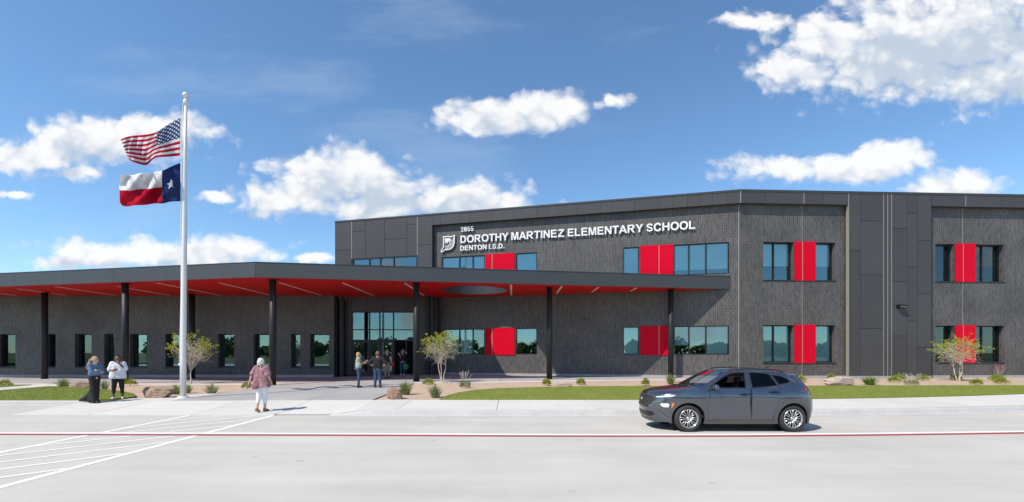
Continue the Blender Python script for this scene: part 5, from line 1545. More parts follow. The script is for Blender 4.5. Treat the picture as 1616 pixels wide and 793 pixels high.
# grille, bumper mouth, skid plate, badge
gr = proj_patch([[(-.50, .86), (-.58, .80), (-.46, .66), (-.30, .60), (.30, .60), (.46, .66), (.58, .80), (.50, .86)]], *FRONT, 0.006, "grille", M_BLACKP, 0.05)
for k in range(6):
    z = .635 + .036 * k; w = np.interp(z, [.6, .66, .80, .86], [.28, .44, .56, .49])
    q = MB(); pts = []
    for j in range(13):
        y = -w + 2 * w * j / 12; h = BV.ray_cast(Vector((3, y, z)), Vector((-1, 0, 0)))[0]
        if h: pts.append((h.x + 0.012, y, z))
    q.tube(pts, 0.006, 5); cbuild(q, "grille_bar", M_CLAD, gr)
for pl_, nm in (([(-.50, .865), (-.585, .80), (-.47, .655), (-.30, .592), (.30, .592), (.47, .655), (.585, .80), (.50, .865)], "grille_surround"),):
    q = MB(); pts = []
    for i in range(len(pl_)):
        a, b = Vector(pl_[i]), Vector(pl_[(i + 1) % len(pl_)])
        for j in range(6):
            p = a.lerp(b, j / 6); h = BV.ray_cast(Vector((3, p.x, p.y)), Vector((-1, 0, 0)))[0]
            if h: pts.append((h.x + 0.01, p.x, p.y))
    q.tube(pts + pts[:1], 0.011, 6); cbuild(q, nm, M_CLAD, gr, True)
proj_patch([[(-.56, .40), (-.50, .47), (.50, .47), (.56, .40), (.45, .335), (-.45, .335)]], *FRONT, 0.005, "bumper_intake", M_BLACKP, 0.06)
proj_patch([[(-.60, .295), (.60, .295), (.5, .235), (-.5, .235)]], *FRONT, 0.012, "skid_plate", M_CLAD, 0.06)
q = MB()
bx = BV.ray_cast(Vector((3, 0, .765)), Vector((-1, 0, 0)))[0].x + 0.016
q.tube([(bx, .072 * math.cos(2 * math.pi * k / 24), .765 + .042 * math.sin(2 * math.pi * k / 24)) for k in range(25)], 0.007, 6)
q.tube([(bx, .036, .735), (bx, .022, .797)], .006, 5); q.tube([(bx, -.022, .733), (bx, -.036, .795)], .006, 5); q.tube([(bx, .03, .763), (bx, -.03, .767)], .006, 5)
cbuild(q, "badge", M_CHROME, gr, True)
for side in (1, -1):
    fw = Vector((-0.78, -side * 0.62, 0)); fu = Vector((-0.62 * side, 0.78, 0)); fo = Vector((1.72, side * .66, 0)) - fw * 1.6
    C45 = (fo, fu, (0, 0, 1), fw); sg = side
    def mp(poly): return [(a * sg, b) for a, b in poly]
    proj_patch([mp([(-.26, .845), (-.10, .87), (.16, .905), (.19, .885), (.10, .852), (-.24, .822)])], *C45, 0.006, "running_light", M_LAMPG, 0.03)
    hl = proj_patch([mp([(-.16, .695), (.10, .705), (.145, .66), (.12, .575), (-.06, .575), (-.17, .62)])], *C45, 0.004, "headlight_bezel", M_CLAD, 0.03)
    proj_patch([mp([(-.125, .682), (.055, .690), (.07, .65), (.05, .59), (-.05, .59), (-.13, .63)])], *C45, 0.012, "headlight", M_LAMPG, 0.03)
    proj_patch([mp([(.115, .695), (.165, .70), (.155, .655), (.12, .585), (.105, .60), (.115, .65)])], *C45, 0.014, "side_marker", M_AMBER, 0.03)
    fo = Vector((-1.70, side * .72, 0)) - Vector((0.70, -side * 0.71, 0)) * 1.6
    RC = (fo, Vector((0.71, side * 0.70, 0)), (0, 0, 1), Vector((0.70, -side * 0.71, 0)))
    proj_patch([[(-.10, 1.075), (.17, 1.06), (.14, 1.005), (-.10, .985)]], *RC, 0.008, "tail_light", M_TAIL, 0.03)
q = MB(); q.tube([(-1.02, 0, 1.50), (-1.04, 0, 1.535), (-1.30, 0, 1.66)], [.02, .012, .003], 6); cbuild(q, "antenna", M_BLACKP)
for y0 in (0.25, -0.35):
    q = MB(); q.tube([(1.12, y0 - 0.3, 1.115), (1.06, y0, 1.155), (1.02, y0 + .28, 1.17)], .009, 4); cbuild(q, "wiper", M_BLACKP)
q = MB(); q.tube([(1.12, .05, 1.13), (1.13, .1, 1.12)], .01, 4)
# underbody, wheel housings, cabin
q = MB(); q.box(-1.62, 1.72, -.62, .62, .21, .34); cbuild(q, "underbody", M_BLACKP)
for cx in (1.30, -1.26):
    for side in (1, -1):
        q = MB(); n = 18
        for k in range(n):
            a, b = -0.35 + (math.pi + 0.7) * k / n, -0.35 + (math.pi + 0.7) * (k + 1) / n
            q.add([(cx + (AR + .01) * math.cos(t), side * y, .325 + (AR + .01) * math.sin(t)) for t, y in ((a, .86), (b, .86), (b, .52), (a, .52))], [(0, 1, 2, 3)])
        q.add([(cx + (AR + .01) * math.cos(2 * math.pi * k / 24), side * .53, .325 + (AR + .01) * math.sin(2 * math.pi * k / 24)) for k in range(24)], [tuple(range(24))])
        q.v = [p if abs(p[1]) < .6 else (p[0], math.copysign(min(abs(p[1]), Wd(p[0], max(.2, p[2])) - 0.004), p[1]), p[2]) for p in q.v]
        cbuild(q, "wheel_housing", M_BLACKP)
q = MB(); q.box(-1.6, 1.05, -.80, .80, .34, .40); q.box(.78, 1.06, -.74, .74, .40, .98); q.box(-1.62, -1.05, -.74, .74, .40, .95)
cbuild(q, "cabin_floor", M_SEAT)
q = MB(); n = 6
for side in (1, -1): q.add([(x, side * (Wd(x, z) - .06), z) for x, z in ((.8, .4), (-1.1, .4), (-1.1, 1.05), (.8, 1.05))], [(0, 1, 2, 3)])
cbuild(q, "door_lining", M_SEAT)
q = MB(); q.add([grid[ws0][j] for j in (1, NV - 2)] + [(.62, -.70, 1.03), (.62, .70, 1.03)], [(0, 1, 3, 2)]); cbuild(q, "dashboard", M_SEAT)
def rounded(m, x0, x1, y0, y1, z0, z1, lean=0.0, n=3):
    bm = bmesh.new(); bmesh.ops.create_cube(bm, size=1.0)
    bmesh.ops.bevel(bm, geom=bm.edges[:], offset=0.22, segments=3, affect='EDGES')
    b = len(m.v)
    bm.verts.ensure_lookup_table()
    for v in bm.verts:
        z = z0 + (v.co.z + .5) * (z1 - z0)
        m.v.append((x0 + (v.co.x + .5) * (x1 - x0) - lean * (z - z0), y0 + (v.co.y + .5) * (y1 - y0), z))
    for f in bm.faces: m.f.append([b + v.index for v in f.verts]); m.uv.append(None); m.mi.append(0)
    bm.free()
for (x, y) in ((.10, .37), (.10, -.37), (-.78, .37), (-.78, -.37)):
    st = MB(); rounded(st, x - .05, x + .50, y - .25, y + .25, .42, .62); rounded(st, x - .12, x + .02, y - .24, y + .24, .55, 1.13, .22)
    so = cbuild(st, "seat", M_SEAT, None, True)
    hr = MB(); rounded(hr, x - .27, x - .16, y - .13, y + .13, 1.14, 1.33, .15); cbuild(hr, "headrest", M_SEAT, so, True)
q = MB(); q.tube([(.58 - .06 * math.sin(2 * math.pi * k / 20), .37 + .18 * math.cos(2 * math.pi * k / 20), .96 + .17 * math.sin(2 * math.pi * k / 20)) for k in range(21)], .015, 6); cbuild(q, "steering_wheel", M_BLACKP, None, True)
# wheels
def make_wheel():
    w = bpy.data.objects.new("wheel", None); COL.objects.link(w); w.parent = car
    t = MB(); Rt, Rr, hw = .328, .228, .107
    t.lathe([(Rr, -hw * .75), (Rr + .02, -hw), (Rt - .045, -hw * 1.04), (Rt - .012, -hw * .88), (Rt, -hw * .6), (Rt, hw * .6), (Rt - .012, hw * .88), (Rt - .045, hw * 1.04), (Rr + .02, hw), (Rr, hw * .75)], 40, 'y')
    o = link("tyre", t.mesh("tyre", True), M_RUBBER, w, True)
    r = MB(); r.lathe([(Rr + .006, hw * .80), (Rr + .004, hw * .97), (Rr - .014, hw * .95), (Rr - .022, hw * .5), (Rr - .03, -hw * .7)], 40, 'y')
    for k in range(8):
        for s in (-1, 1):
            a = 2 * math.pi * k / 8 + s * .12; a2 = 2 * math.pi * k / 8 + s * .17
            p0 = (.045 * math.cos(a), hw * .62, .045 * math.sin(a)); p1 = ((Rr - .012) * math.cos(a2), hw * .86, (Rr - .012) * math.sin(a2))
            r.tube([p0, p1], [.0125, .0105], 6)
    r.lathe([(0, hw * .82), (.035, hw * .80), (.05, hw * .66), (.055, hw * .45)], 20, 'y')
    link("rim", r.mesh("rim", True), M_RIM, w, True)
    b = MB(); b.lathe([(0.0, hw * .12), (.20, hw * .12), (.20, hw * -.1), (0, hw * -.1)], 28, 'y'); link("brake_disc", b.mesh("brake_disc"), M_BLACKP, w, True)
    return w
w0 = make_wheel()
for k, (x, y) in enumerate(((1.30, .775), (-1.26, .775), (1.30, -.775), (-1.26, -.775))):
    w = w0 if k == 0 else w0.copy()
    if k:
        COL.objects.link(w); w.parent = car
        for ch in list(w0.children):
            c = ch.copy(); COL.objects.link(c); c.parent = w
    w.location = (x, y, .326); w.rotation_euler = (0, 0.17 * k, 0 if y > 0 else math.pi)

# ------------------------------------------------------------------ people
def surface_nets(f, org, h):
    ins = f < 0
    nx, ny, nz = f.shape
    cnt = np.zeros((nx - 1, ny - 1, nz - 1), np.int32)
    for a in (0, 1):
        for b in (0, 1):
            for c in (0, 1): cnt += ins[a:nx - 1 + a, b:ny - 1 + b, c:nz - 1 + c]
    mask = (cnt > 0) & (cnt < 8)
    acc = np.zeros(mask.shape + (3,), np.float64); num = np.zeros(mask.shape, np.float64)
    quads = []
    for ax in range(3):
        sl0 = [slice(None)] * 3; sl1 = [slice(None)] * 3
        sl0[ax] = slice(0, -1); sl1[ax] = slice(1, None)
        a, b = f[tuple(sl0)], f[tuple(sl1)]
        cr_ = (a < 0) != (b < 0)
        t = np.where(cr_, a / np.where(a == b, 1, a - b), 0)
        o1, o2 = [k for k in range(3) if k != ax]
        for i in (0, 1):
            for j in (0, 1):
                s = [None] * 3
                s[ax] = slice(0, f.shape[ax] - 1); s[o1] = slice(i, f.shape[o1] - 1 + i); s[o2] = slice(j, f.shape[o2] - 1 + j)
                c = cr_[tuple(s)]; tt = t[tuple(s)]
                acc[..., ax] += np.where(c, tt, 0); acc[..., o1] += np.where(c, i, 0); acc[..., o2] += np.where(c, j, 0); num += c
    idx = -np.ones(mask.shape, np.int64); ii = np.argwhere(mask); idx[mask] = np.arange(len(ii))
    V = (ii + acc[mask] / np.maximum(num[mask], 1)[:, None]) * h + np.array(org)
    for ax in range(3):
        o1, o2 = [(1, 2), (2, 0), (0, 1)][ax]
        sl0 = [slice(None)] * 3; sl1 = [slice(None)] * 3
        sl0[ax] = slice(0, -1); sl1[ax] = slice(1, None)
        a, b = ins[tuple(sl0)], ins[tuple(sl1)]
        for fl, mm_ in ((0, a & ~b), (1, ~a & b)):
            e = np.argwhere(mm_)
            e = e[(e[:, o1] > 0) & (e[:, o2] > 0) & (e[:, o1] < f.shape[o1] - 1) & (e[:, o2] < f.shape[o2] - 1)]
            if not len(e): continue
            q = []
            for d1, d2 in ((-1, -1), (0, -1), (0, 0), (-1, 0)):
                c = e.copy(); c[:, o1] += d1; c[:, o2] += d2; q.append(idx[c[:, 0], c[:, 1], c[:, 2]])
            q = np.stack(q, 1)
            quads.append(q if fl == 0 else q[:, ::-1])
    F = np.concatenate(quads)
    return V, F[(F >= 0).all(1)]
def sdf_mesh(caps, name, h=0.012, cut=None):
    """caps: (p0, p1, r0, r1, blend[, flatten]) joined into one smooth skin"""
    P = np.array([c[0] for c in caps] + [c[1] for c in caps], float); rm_ = max(max(c[2], c[3]) for c in caps) + 0.06
    lo, hi = P.min(0) - rm_, P.max(0) + rm_
    n = np.ceil((hi - lo) / h).astype(int) + 1
    ax = [lo[k] + h * np.arange(n[k]) for k in range(3)]
    f = np.full(tuple(n), 1.0)
    for c in caps:
        p0, p1 = np.array(c[0], float), np.array(c[1], float); r0, r1, bl = c[2], c[3], c[4]
        sq = np.array(c[5]) if len(c) > 5 else np.ones(3)
        m_ = max(r0, r1) * max(1, sq.max()) + 0.07
        i0 = np.maximum(0, ((np.minimum(p0, p1) - m_ - lo) / h).astype(int)); i1 = np.minimum(n, ((np.maximum(p0, p1) + m_ - lo) / h).astype(int) + 2)
        X, Y, Z = np.meshgrid(*[ax[k][i0[k]:i1[k]] for k in range(3)], indexing='ij')
        q = np.stack([X, Y, Z], -1)
        d = p1 - p0; L2 = max(1e-9, float(d @ d))
        t = np.clip(((q - p0) @ d) / L2, 0, 1)
        off = (q - p0 - t[..., None] * d) / sq
        dist = np.sqrt((off ** 2).sum(-1)) - (r0 + (r1 - r0) * t)
        s = tuple(slice(i0[k], i1[k]) for k in range(3)); g = f[s]
        if bl > 0:
            hh = np.clip(0.5 + 0.5 * (g - dist) / bl, 0, 1); f[s] = g * (1 - hh) + dist * hh - bl * hh * (1 - hh)
        else: f[s] = np.minimum(g, dist)
    if cut is not None:
        X, Y, Z = np.meshgrid(*ax, indexing='ij'); f = np.maximum(f, cut(X, Y, Z))
    V, F = surface_nets(f, lo, h)
    me = bpy.data.meshes.new(name); me.from_pydata(V.tolist(), [], F.tolist())
    me.polygons.foreach_set("use_smooth", np.ones(len(F), bool)); me.update()
    return me
def lerp3(a, b, t): return tuple(a[k] + (b[k] - a[k]) * t for k in range(3))
def add3(a, b): return tuple(a[k] + b[k] for k in range(3))
SKIN_L = pm("light_skin", (0.56, 0.34, 0.25), 0.55, var=0.06, vscale=8)
SKIN_D = pm("brown_skin", (0.15, 0.075, 0.045), 0.5, var=0.06, vscale=8)
M_EYE = pm("eye", (0.03, 0.025, 0.02), 0.2); M_LIP = pm("lip", (0.36, 0.12, 0.10), 0.5)
def cloth(name, c, var=0.15, vs=9, col2=None, b=0.5): return pm(name, c, 0.85, var=var, vscale=vs, col2=col2, bump=b, bscale=18)

def person(label, loc, yaw, height, skin, J, layers, hair, hair_mat, lean=(0, 0), build=1.0):
    """J: joints for a 1.70 m figure facing -Y, its left hand towards +X. layers: list of (name, material, capsule function)"""
    k = height / 1.70
    e = empty("person", loc, yaw); e.scale = (k, k, k); tag(e, label, "person")
    D = dict(pel=(0, 0, .93), chest=(0, .01, 1.24), neck=(0, .01, 1.43), head=(0, -.015, 1.575),
             shL=(.165, .01, 1.385), shR=(-.165, .01, 1.385), elL=(.20, .03, 1.11), elR=(-.20, .03, 1.11), wrL=(.20, -.04, .87), wrR=(-.20, -.04, .87),
             hdL=(.20, -.06, .78), hdR=(-.20, -.06, .78),
             hipL=(.085, 0, .91), hipR=(-.085, 0, .91), knL=(.095, -.015, .49), knR=(-.095, -.015, .49), anL=(.10, .02, .085), anR=(-.10, .02, .085))
    D.update(J); B = build
    hd, nk = D['head'], D['neck']
    body = [(lerp3(D['pel'], D['chest'], .0), D['pel'], .10 * B, .10 * B, .05)]
    for s in ('L', 'R'):
        sg = 1 if s == 'L' else -1
        ch = add3(D['chest'], (sg * .07, 0, .03)); hp = add3(D['pel'], (sg * .065, 0, .0)); wa = add3(lerp3(D['pel'], D['chest'], .55), (sg * .055, 0, 0))
        body += [(ch, wa, .098 * B, .088 * B, .05), (wa, hp, .088 * B, .105 * B, .05), (add3(D['chest'], (sg * .04, 0, .08)), D['sh' + s], .075, .056, .05),
                 (D['hip' + s], D['kn' + s], .085 * B, .055 * B, .03), (D['kn' + s], D['an' + s], .054 * B, .036, .025),
                 (D['sh' + s], D['el' + s], .052 * B, .040 * B, .03), (D['el' + s], D['wr' + s], .040 * B, .026, .02)]
        an = D['an' + s]; toe = D.get('to' + s, add3(an, (sg * .015, -.15, -.05)))
        body += [(add3(an, (0, .03, -.045)), toe, .036, .030, .025), (an, add3(an, (0, .02, -.04)), .036, .036, .02)]
        # hand: palm, four fingers of unequal length with a bend, thumb from the side of the palm
        wr, hn = Vector(D['wr' + s]), Vector(D['hd' + s]); d = (hn - wr).normalized()
        up = Vector(D.get('pn' + s, (sg * 1.0, 0, 0))); sd = d.cross(up)
        sd = sd.normalized() if sd.length > 1e-3 else Vector((0, 1, 0)); up = sd.cross(d).normalized()
        pe = wr + d * .085
        for o in (-.026, 0, .026): body.append((tuple(wr + sd * o * .6 + d * .015), tuple(pe + sd * o), .017, .016, .012))
        for o, ln in ((-.033, .062), (-.011, .075), (.011, .070), (.033, .054)):
            m1 = pe + sd * o + d * ln * .55; m2 = m1 + (d * .75 - up * .66) * ln * .5
            body += [(tuple(pe + sd * o), tuple(m1), .0105, .0098, 0.004), (tuple(m1), tuple(m2), .0098, .0085, 0.003)]
        t0 = wr + d * .03 - sd * .03; t1 = t0 + (d * .7 - sd * .7 - up * .2) * .045
        body += [(tuple(t0), tuple(t1), .014, .0115, .006), (tuple(t1), tuple(t1 + (d * .9 - up * .3) * .032), .0115, .0095, .004)]
    body += [(add3(nk, (0, 0, -.05)), add3(lerp3(nk, hd, .75), (0, .015, 0)), .058, .050, .03),
             (add3(hd, (0, .015, .035)), add3(hd, (0, .005, .02)), .092, .092, .03), (add3(hd, (0, -.02, -.04)), add3(hd, (0, -.04, -.075)), .068, .045, .03),
             (add3(hd, (0, -.095, .0)), add3(hd, (0, -.112, -.028)), .010, .014, .012)]
    for sg in (1, -1): body.append((add3(hd, (sg * .088, .015, .01)), add3(hd, (sg * .09, .018, -.03)), .014, .010, .006))
    link("body", sdf_mesh(body, "body", 0.010), skin, e, True)
    for sg in (1, -1):
        m = MB(); c = add3(hd, (sg * .034, -.083, .008)); m.lathe([(.013 * math.sin(math.pi * q / 6), -.013 * math.cos(math.pi * q / 6)) for q in range(7)], 8, 'z', c); link("eye", m.mesh("eye", True), M_EYE, e, True)
    m = MB(); m.tube([add3(hd, (-.025, -.083, -.062)), add3(hd, (0, -.092, -.06)), add3(hd, (.025, -.083, -.062))], [.004, .008, .004], 6); link("mouth", m.mesh("mouth", True), M_LIP, e, True)
    for nm, mat, caps in layers:
        cp = caps(D, B)
        cut = None
        if isinstance(cp, tuple): cp, cut = cp
        link(nm, sdf_mesh(cp, nm, 0.012, cut), mat, e, True)
    link("hair", sdf_mesh(hair(D), "hair", 0.010), hair_mat, e, True)
    return e
# --- garments
def top(sl=0.5, g=.016, hem=.90, width=1.0, flare=0.0, fl=0.0):
    def f(D, B):
        c = []
        for s in ('L', 'R'):
            sg = 1 if s == 'L' else -1
            ch = add3(D['chest'], (sg * .07, 0, .03)); wa = add3(lerp3(D['pel'], D['chest'], .5), (sg * .06 * width, 0, 0)); he = (sg * (.07 * width + flare), fl, hem + .08)
            he = add3((D['pel'][0], D['pel'][1], 0), he)
            c += [(ch, wa, .098 * B + g, .092 * B * width + g, .05), (wa, he, .092 * B * width + g, .098 * B * width + g + flare * .4, .06),
                  (add3(D['chest'], (sg * .035, 0, .085)), D['sh' + s], .078 + g * .4, .058 + g, .05)]
            e1 = lerp3(D['sh' + s], D['el' + s], min(1, sl * 2)); c.append((D['sh' + s], e1, .055 * B + g, .046 * B + g * 1.1, .03))
            if sl > .5: c.append((D['el' + s], lerp3(D['el' + s], D['wr' + s], sl * 2 - 1), .045 * B + g, .032 + g, .02))
        pz = D['pel'][2] - .93
        return c, (lambda X, Y, Z: np.minimum(hem + pz - Z, 1) * 1.0)
    return f
def legs(to=1.0, g=.012, wide=1.0, wind=(0, 0)):
    def f(D, B):
        c = []
        for s in ('L', 'R'):
            sg = 1 if s == 'L' else -1
            c.append((add3(D['pel'], (sg * .065, 0, .05)), D['hip' + s], .104 * B + g, .092 * B + g, .05))
            c.append((D['hip' + s], D['kn' + s], .088 * B + g, .057 * B * wide + g, .03))
            end = add3(lerp3(D['kn' + s], D['an' + s], to), (wind[0], wind[1], 0))
            c.append((D['kn' + s], end, .057 * B * wide + g, (.040 if to < .95 else .043) * wide ** 2 + g, .02))
        return c
    return f
def shoes(D, B):
    c = []
    for s in ('L', 'R'):
        sg = 1 if s == 'L' else -1
        an = D['an' + s]; toe = D.get('to' + s, add3(an, (sg * .015, -.15, -.05)))
        c += [(add3(an, (0, .03, -.045)), toe, .044, .038, .03), (add3(an, (0, .01, -.01)), add3(an, (0, .025, -.04)), .046, .044, .02)]
    return c
def hair_cap(D, back=.0): h = D['head']; return [(add3(h, (0, .03, .045)), add3(h, (0, .035, .02)), .097, .095, .02), (add3(h, (0, .06, -.01)), add3(h, (0, .06, -.03)), .066, .055, .03)]
def hair_bob(D): h = D['head']; return hair_cap(D) + [(add3(h, (sx, .03, .03)), add3(h, (sx * 1.1, .035, -.09)), .05, .04, .03) for sx in (-.06, .06)] + [(add3(h, (0, .07, .0)), add3(h, (0, .075, -.12)), .06, .05, .03)]
def hair_long(D): h = D['head']; return hair_bob(D) + [(add3(h, (sx, .06, -.05)), add3(h, (sx * 1.2, .08, -.25)), .05, .035, .04) for sx in (-.04, .05)]
def hair_tail(D):
    h = D['head']; a = add3(h, (0, .11, .04)); b = add3(h, (.02, .22, -.02)); c_ = add3(h, (.03, .29, -.17)); d_ = add3(h, (.03, .36, -.36))
    return hair_cap(D) + [(a, b, .035, .045, .03), (b, c_, .046, .048, .03), (c_, d_, .048, .02, .03), (c_, add3(d_, (-.02, .09, .04)), .03, .008, .02), (b, add3(c_, (0, .14, -.04)), .03, .006, .02)]
def hair_fluffy(D):
    h = D['head']; c = [(add3(h, (0, .03, .05)), add3(h, (0, .035, .03)), .092, .092, .01)]
    for k in range(20):
        a = k * 2.4; z = .115 - .009 * k; rr = .075 + .03 * min(1, k / 9)
        c.append((add3(h, (rr * math.cos(a) * .8, .035 + abs(rr * math.sin(a)) * .8, z)), add3(h, (rr * math.cos(a + .3) * .9, .05 + abs(rr * math.sin(a + .3)) * .8, z - .05)), .026, .016, .006))
    return c
def hair_bun(D): h = D['head']; return hair_cap(D) + [(add3(h, (0, .04, .135)), add3(h, (0, .05, .14)), .045, .045, .02)]
H_BLOND = cloth("blond_hair", (0.42, 0.27, 0.13), .3, 30); H_WHITE = cloth("white_hair", (0.62, 0.60, 0.57), .3, 34, None, 1.0); H_BLACK = cloth("black_hair", (0.012, 0.010, 0.010), .3, 30)
H_BROWN = cloth("short_brown_hair", (0.17, 0.10, 0.06), .3, 30); H_GINGER = cloth("auburn_hair", (0.26, 0.12, 0.05), .3, 30); H_DBLOND = cloth("ash_blond_hair", (0.34, 0.24, 0.14), .3, 30)
C_DENIM = cloth("blue_denim_jacket", (0.095, 0.17, 0.29), .35, 14); C_BLACK = cloth("black_cloth", (0.012, 0.012, 0.014), .3); C_TEE = cloth("white_tee_cloth", (0.66, 0.67, 0.69), .06)
C_JEANS = cloth("dark_blue_jeans", (0.035, 0.065, 0.13), .3, 16); C_WHITE = cloth("white_capri_cloth", (0.74, 0.75, 0.78), .05)
C_MAROON = cloth("maroon_leaf_print", (0.46, 0.29, 0.30), 0, 15, (0.13, 0.012, 0.032)); C_GREEN = cloth("sage_green_vest", (0.30, 0.38, 0.32), .2); C_KHAKI = cloth("khaki_cloth", (0.24, 0.19, 0.14), .15)
C_SHOE_W = cloth("white_shoe", (0.75, 0.74, 0.73), .05); C_SHOE_B = cloth("dark_shoe", (0.03, 0.025, 0.022), .1); C_SANDAL = cloth("tan_sandal", (0.30, 0.18, 0.10), .1)
C_REDBAG = cloth("red_bag_cloth", (0.42, 0.02, 0.05), .1); C_GREENBAG = cloth("green_bag_cloth", (0.015, 0.26, 0.09), .1)
def at(px, py): p = ground_at(px, py); return (p.x, p.y, p.z + 0.006)
def bag(label, loc, w, h, d, mat, name):
    e = empty(name, loc); tag(e, label, "bag")
    m = MB(); rounded(m, -d / 2, d / 2, -w / 2, w / 2, 0, h); link("pouch", m.mesh("pouch", True), mat, e, True)
    m = MB(); m.tube([(0, -w * .3, h * .95), (0, -w * .2, h * 1.5), (0, w * .2, h * 1.5), (0, w * .3, h * .95)], .012, 5); link("strap", m.mesh("strap", True), mat, e, True)
    return e

# woman in denim jacket, in profile to the right, arms folded, wide trousers blown back
pA = dict(head=(0, -.045, 1.575), elL=(.19, -.09, 1.13), wrL=(-.02, -.21, 1.17), hdL=(-.10, -.20, 1.19), elR=(-.19, -.09, 1.13), wrR=(.02, -.23, 1.13), hdR=(.10, -.21, 1.12), pnL=(0, -1, 0), pnR=(0, -1, 0),
          anL=(.10, .06, .085), anR=(-.10, -.12, .085), knL=(.095, .02, .49), knR=(-.095, -.06, .49), chest=(0, -.01, 1.24), neck=(0, -.02, 1.43))
def wide_trousers(D, B):
    c = legs(1.0, .016, 1.35)(D, B)
    c += [(D['hipL'], (.09, .14, .45), .10, .10, .06), ((.09, .14, .45), (.10, .44, .09), .10, .10, .05), ((.06, .06, .45), (.04, .22, .06), .10, .09, .05), (D['knR'], (-.09, .05, .06), .09, .09, .05), ((.05, .30, .22), (.06, .62, .075), .09, .06, .05)]
    return c, (lambda X, Y, Z: .035 - Z)
person("woman in denim jacket and wide black trousers, arms folded, blond ponytail", at(149, 636), R(84), 1.64, SKIN_L, pA,
       [("trousers", C_BLACK, wide_trousers), ("jacket", C_DENIM, top(.92, .026, .98)), ("shoes", C_SHOE_B, shoes)], hair_tail, H_BLOND)
# woman in white tee, hand at her face
pB = dict(elL=(.25, -.02, 1.16), wrL=(.09, -.16, 1.38), hdL=(.04, -.155, 1.46), elR=(-.25, -.04, 1.12), wrR=(-.10, -.20, 1.14), hdR=(-.01, -.22, 1.16), pnL=(0, -1, 0), pnR=(0, -1, 0),
          anL=(.15, .02, .085), anR=(-.13, -.02, .085), knL=(.125, -.01, .49), knR=(-.115, -.02, .49))
person("woman in loose white t-shirt and cropped black leggings, hand at her mouth", at(186, 630), R(28), 1.62, SKIN_D, pB,
       [("leggings", C_BLACK, legs(.62, .012)), ("shirt", C_TEE, top(.42, .034, .80, 1.22, .015)), ("shoes", C_SHOE_W, shoes)], hair_bun, H_BLACK, build=1.18)
# walking woman seen from behind
pC = dict(elR=(-.25, .05, 1.13), wrR=(-.24, -.10, .93), hdR=(-.24, -.16, .86), elL=(.29, .05, 1.16), wrL=(.38, .02, .96), hdL=(.41, 0, .88),
          anL=(.06, .16, .12), anR=(-.045, -.10, .085), knL=(.075, .03, .50), knR=(-.06, -.09, .49), toL=(.06, .05, .04), head=(.015, -.02, 1.57))
def tunic(D, B):
    c, cut = top(.34, .026, .74, 1.05, .05, .02)(D, B)
    c += [((.11, .03, 1.1), (.15, .06, .80), .10, .11, .06), ((-.11, .03, 1.1), (-.17, .07, .78), .10, .11, .06), (D['shL'], lerp3(D['shL'], D['elL'], .8), .066, .088, .05), (D['shR'], lerp3(D['shR'], D['elR'], .8), .066, .084, .05)]
    return c, (lambda X, Y, Z: .76 + .25 * np.abs(X) * 0 - .04 * np.sin(9 * X) - Z)
person("white-haired woman in maroon print tunic and white capris walking to the entrance", at(413, 650.5), R(178), 1.70, SKIN_L, pC,
       [("capris", C_WHITE, legs(.50, .014)), ("tunic", C_MAROON, tunic), ("sandals", C_SANDAL, shoes)], hair_fluffy, H_WHITE, build=1.04)
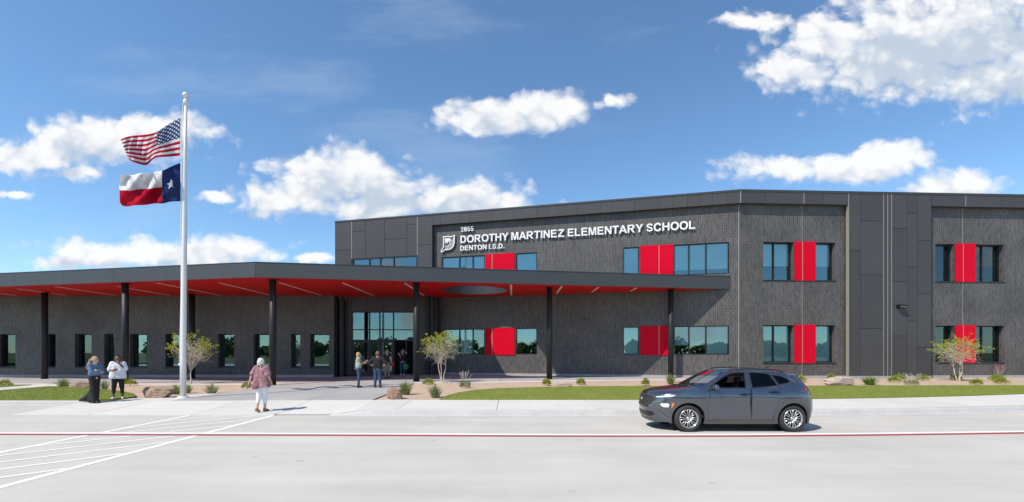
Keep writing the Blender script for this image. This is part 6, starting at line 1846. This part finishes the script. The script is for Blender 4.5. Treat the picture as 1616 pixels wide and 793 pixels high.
# couple in front of the doors
pD = dict(elL=(.22, -.10, 1.16), wrL=(.16, -.30, 1.26), hdL=(.14, -.39, 1.29), elR=(-.20, -.03, 1.12), wrR=(-.13, -.24, 1.16), hdR=(-.10, -.32, 1.19), pnL=(1, 0, 0), anL=(.09, .0, .085), anR=(-.09, .03, .085))
person("blond woman in sage green vest and jeans, one arm raised, by the doors", at(566, 612), R(112), 1.64, SKIN_L, pD,
       [("jeans", C_JEANS, legs(1.0, .010)), ("vest", C_GREEN, top(.12, .028, .93, 1.08)), ("shoes", C_SHOE_B, shoes)], hair_bob, H_BLOND)
pE = dict(elL=(.40, .06, 1.13), wrL=(.20, -.04, 1.0), hdL=(.13, -.09, .97), elR=(-.40, .06, 1.13), wrR=(-.20, -.04, 1.0), hdR=(-.13, -.09, .97), anL=(.12, .02, .085), anR=(-.12, .02, .085), pnL=(0, -1, 0), pnR=(0, -1, 0))
person("man in black shirt and jeans seen from behind, hands on hips, by the doors", at(596, 612), R(186), 1.68, SKIN_L, pE,
       [("jeans", C_JEANS, legs(1.0, .014)), ("shirt", C_BLACK, top(.48, .024, .88, 1.08)), ("shoes", C_SHOE_B, shoes)], hair_cap, H_BROWN, build=1.15)
pF = dict(anL=(.07, .10, .10), anR=(-.06, -.10, .085), knL=(.08, .02, .50), knR=(-.075, -.08, .49), wrR=(-.26, -.06, .93), hdR=(-.27, -.09, .86), elR=(-.26, .05, 1.13))
pf = at(611, 597.8)
person("person in black top and khaki trousers walking in behind the man", pf, R(172), 1.66, SKIN_L, pF,
       [("trousers", C_KHAKI, legs(1.0, .012)), ("top", C_BLACK, top(.10, .018, .92)), ("shoes", C_SHOE_B, shoes)], hair_bun, H_DBLOND)
bag("small red bag at the hip of the person in khaki trousers", (pf[0] + .30, pf[1] + .02, pf[2] + .72), .12, .22, .24, C_REDBAG, "red_bag")
pG = dict(elL=(.27, -.03, 1.52), wrL=(.10, .03, 1.68), hdL=(.04, .05, 1.72), elR=(-.27, -.03, 1.50), wrR=(-.16, -.06, 1.30), hdR=(-.13, -.09, 1.22), pnL=(0, 1, 0), anL=(.09, .02, .085), anR=(-.10, -.03, .085))
pg = ground_at(635, 594.5); pg = (pg.x, 31.55, G(pg.x, 31.0) + .006); pg = ((635 - 808) / FPX * 31.55, 31.55, pg[2])
person("auburn-haired woman in black top and jeans in the open doorway", pg, R(20), 1.63, SKIN_L, pG,
       [("jeans", C_JEANS, legs(1.0, .010)), ("top", C_BLACK, top(.2, .016, .93)), ("shoes", C_SHOE_W, shoes)], hair_long, H_GINGER)
bag("green tote bag held by the woman in the open doorway", (pg[0] + .26, pg[1] - .12, pg[2] + .35), .10, .40, .34, C_GREENBAG, "tote_bag")
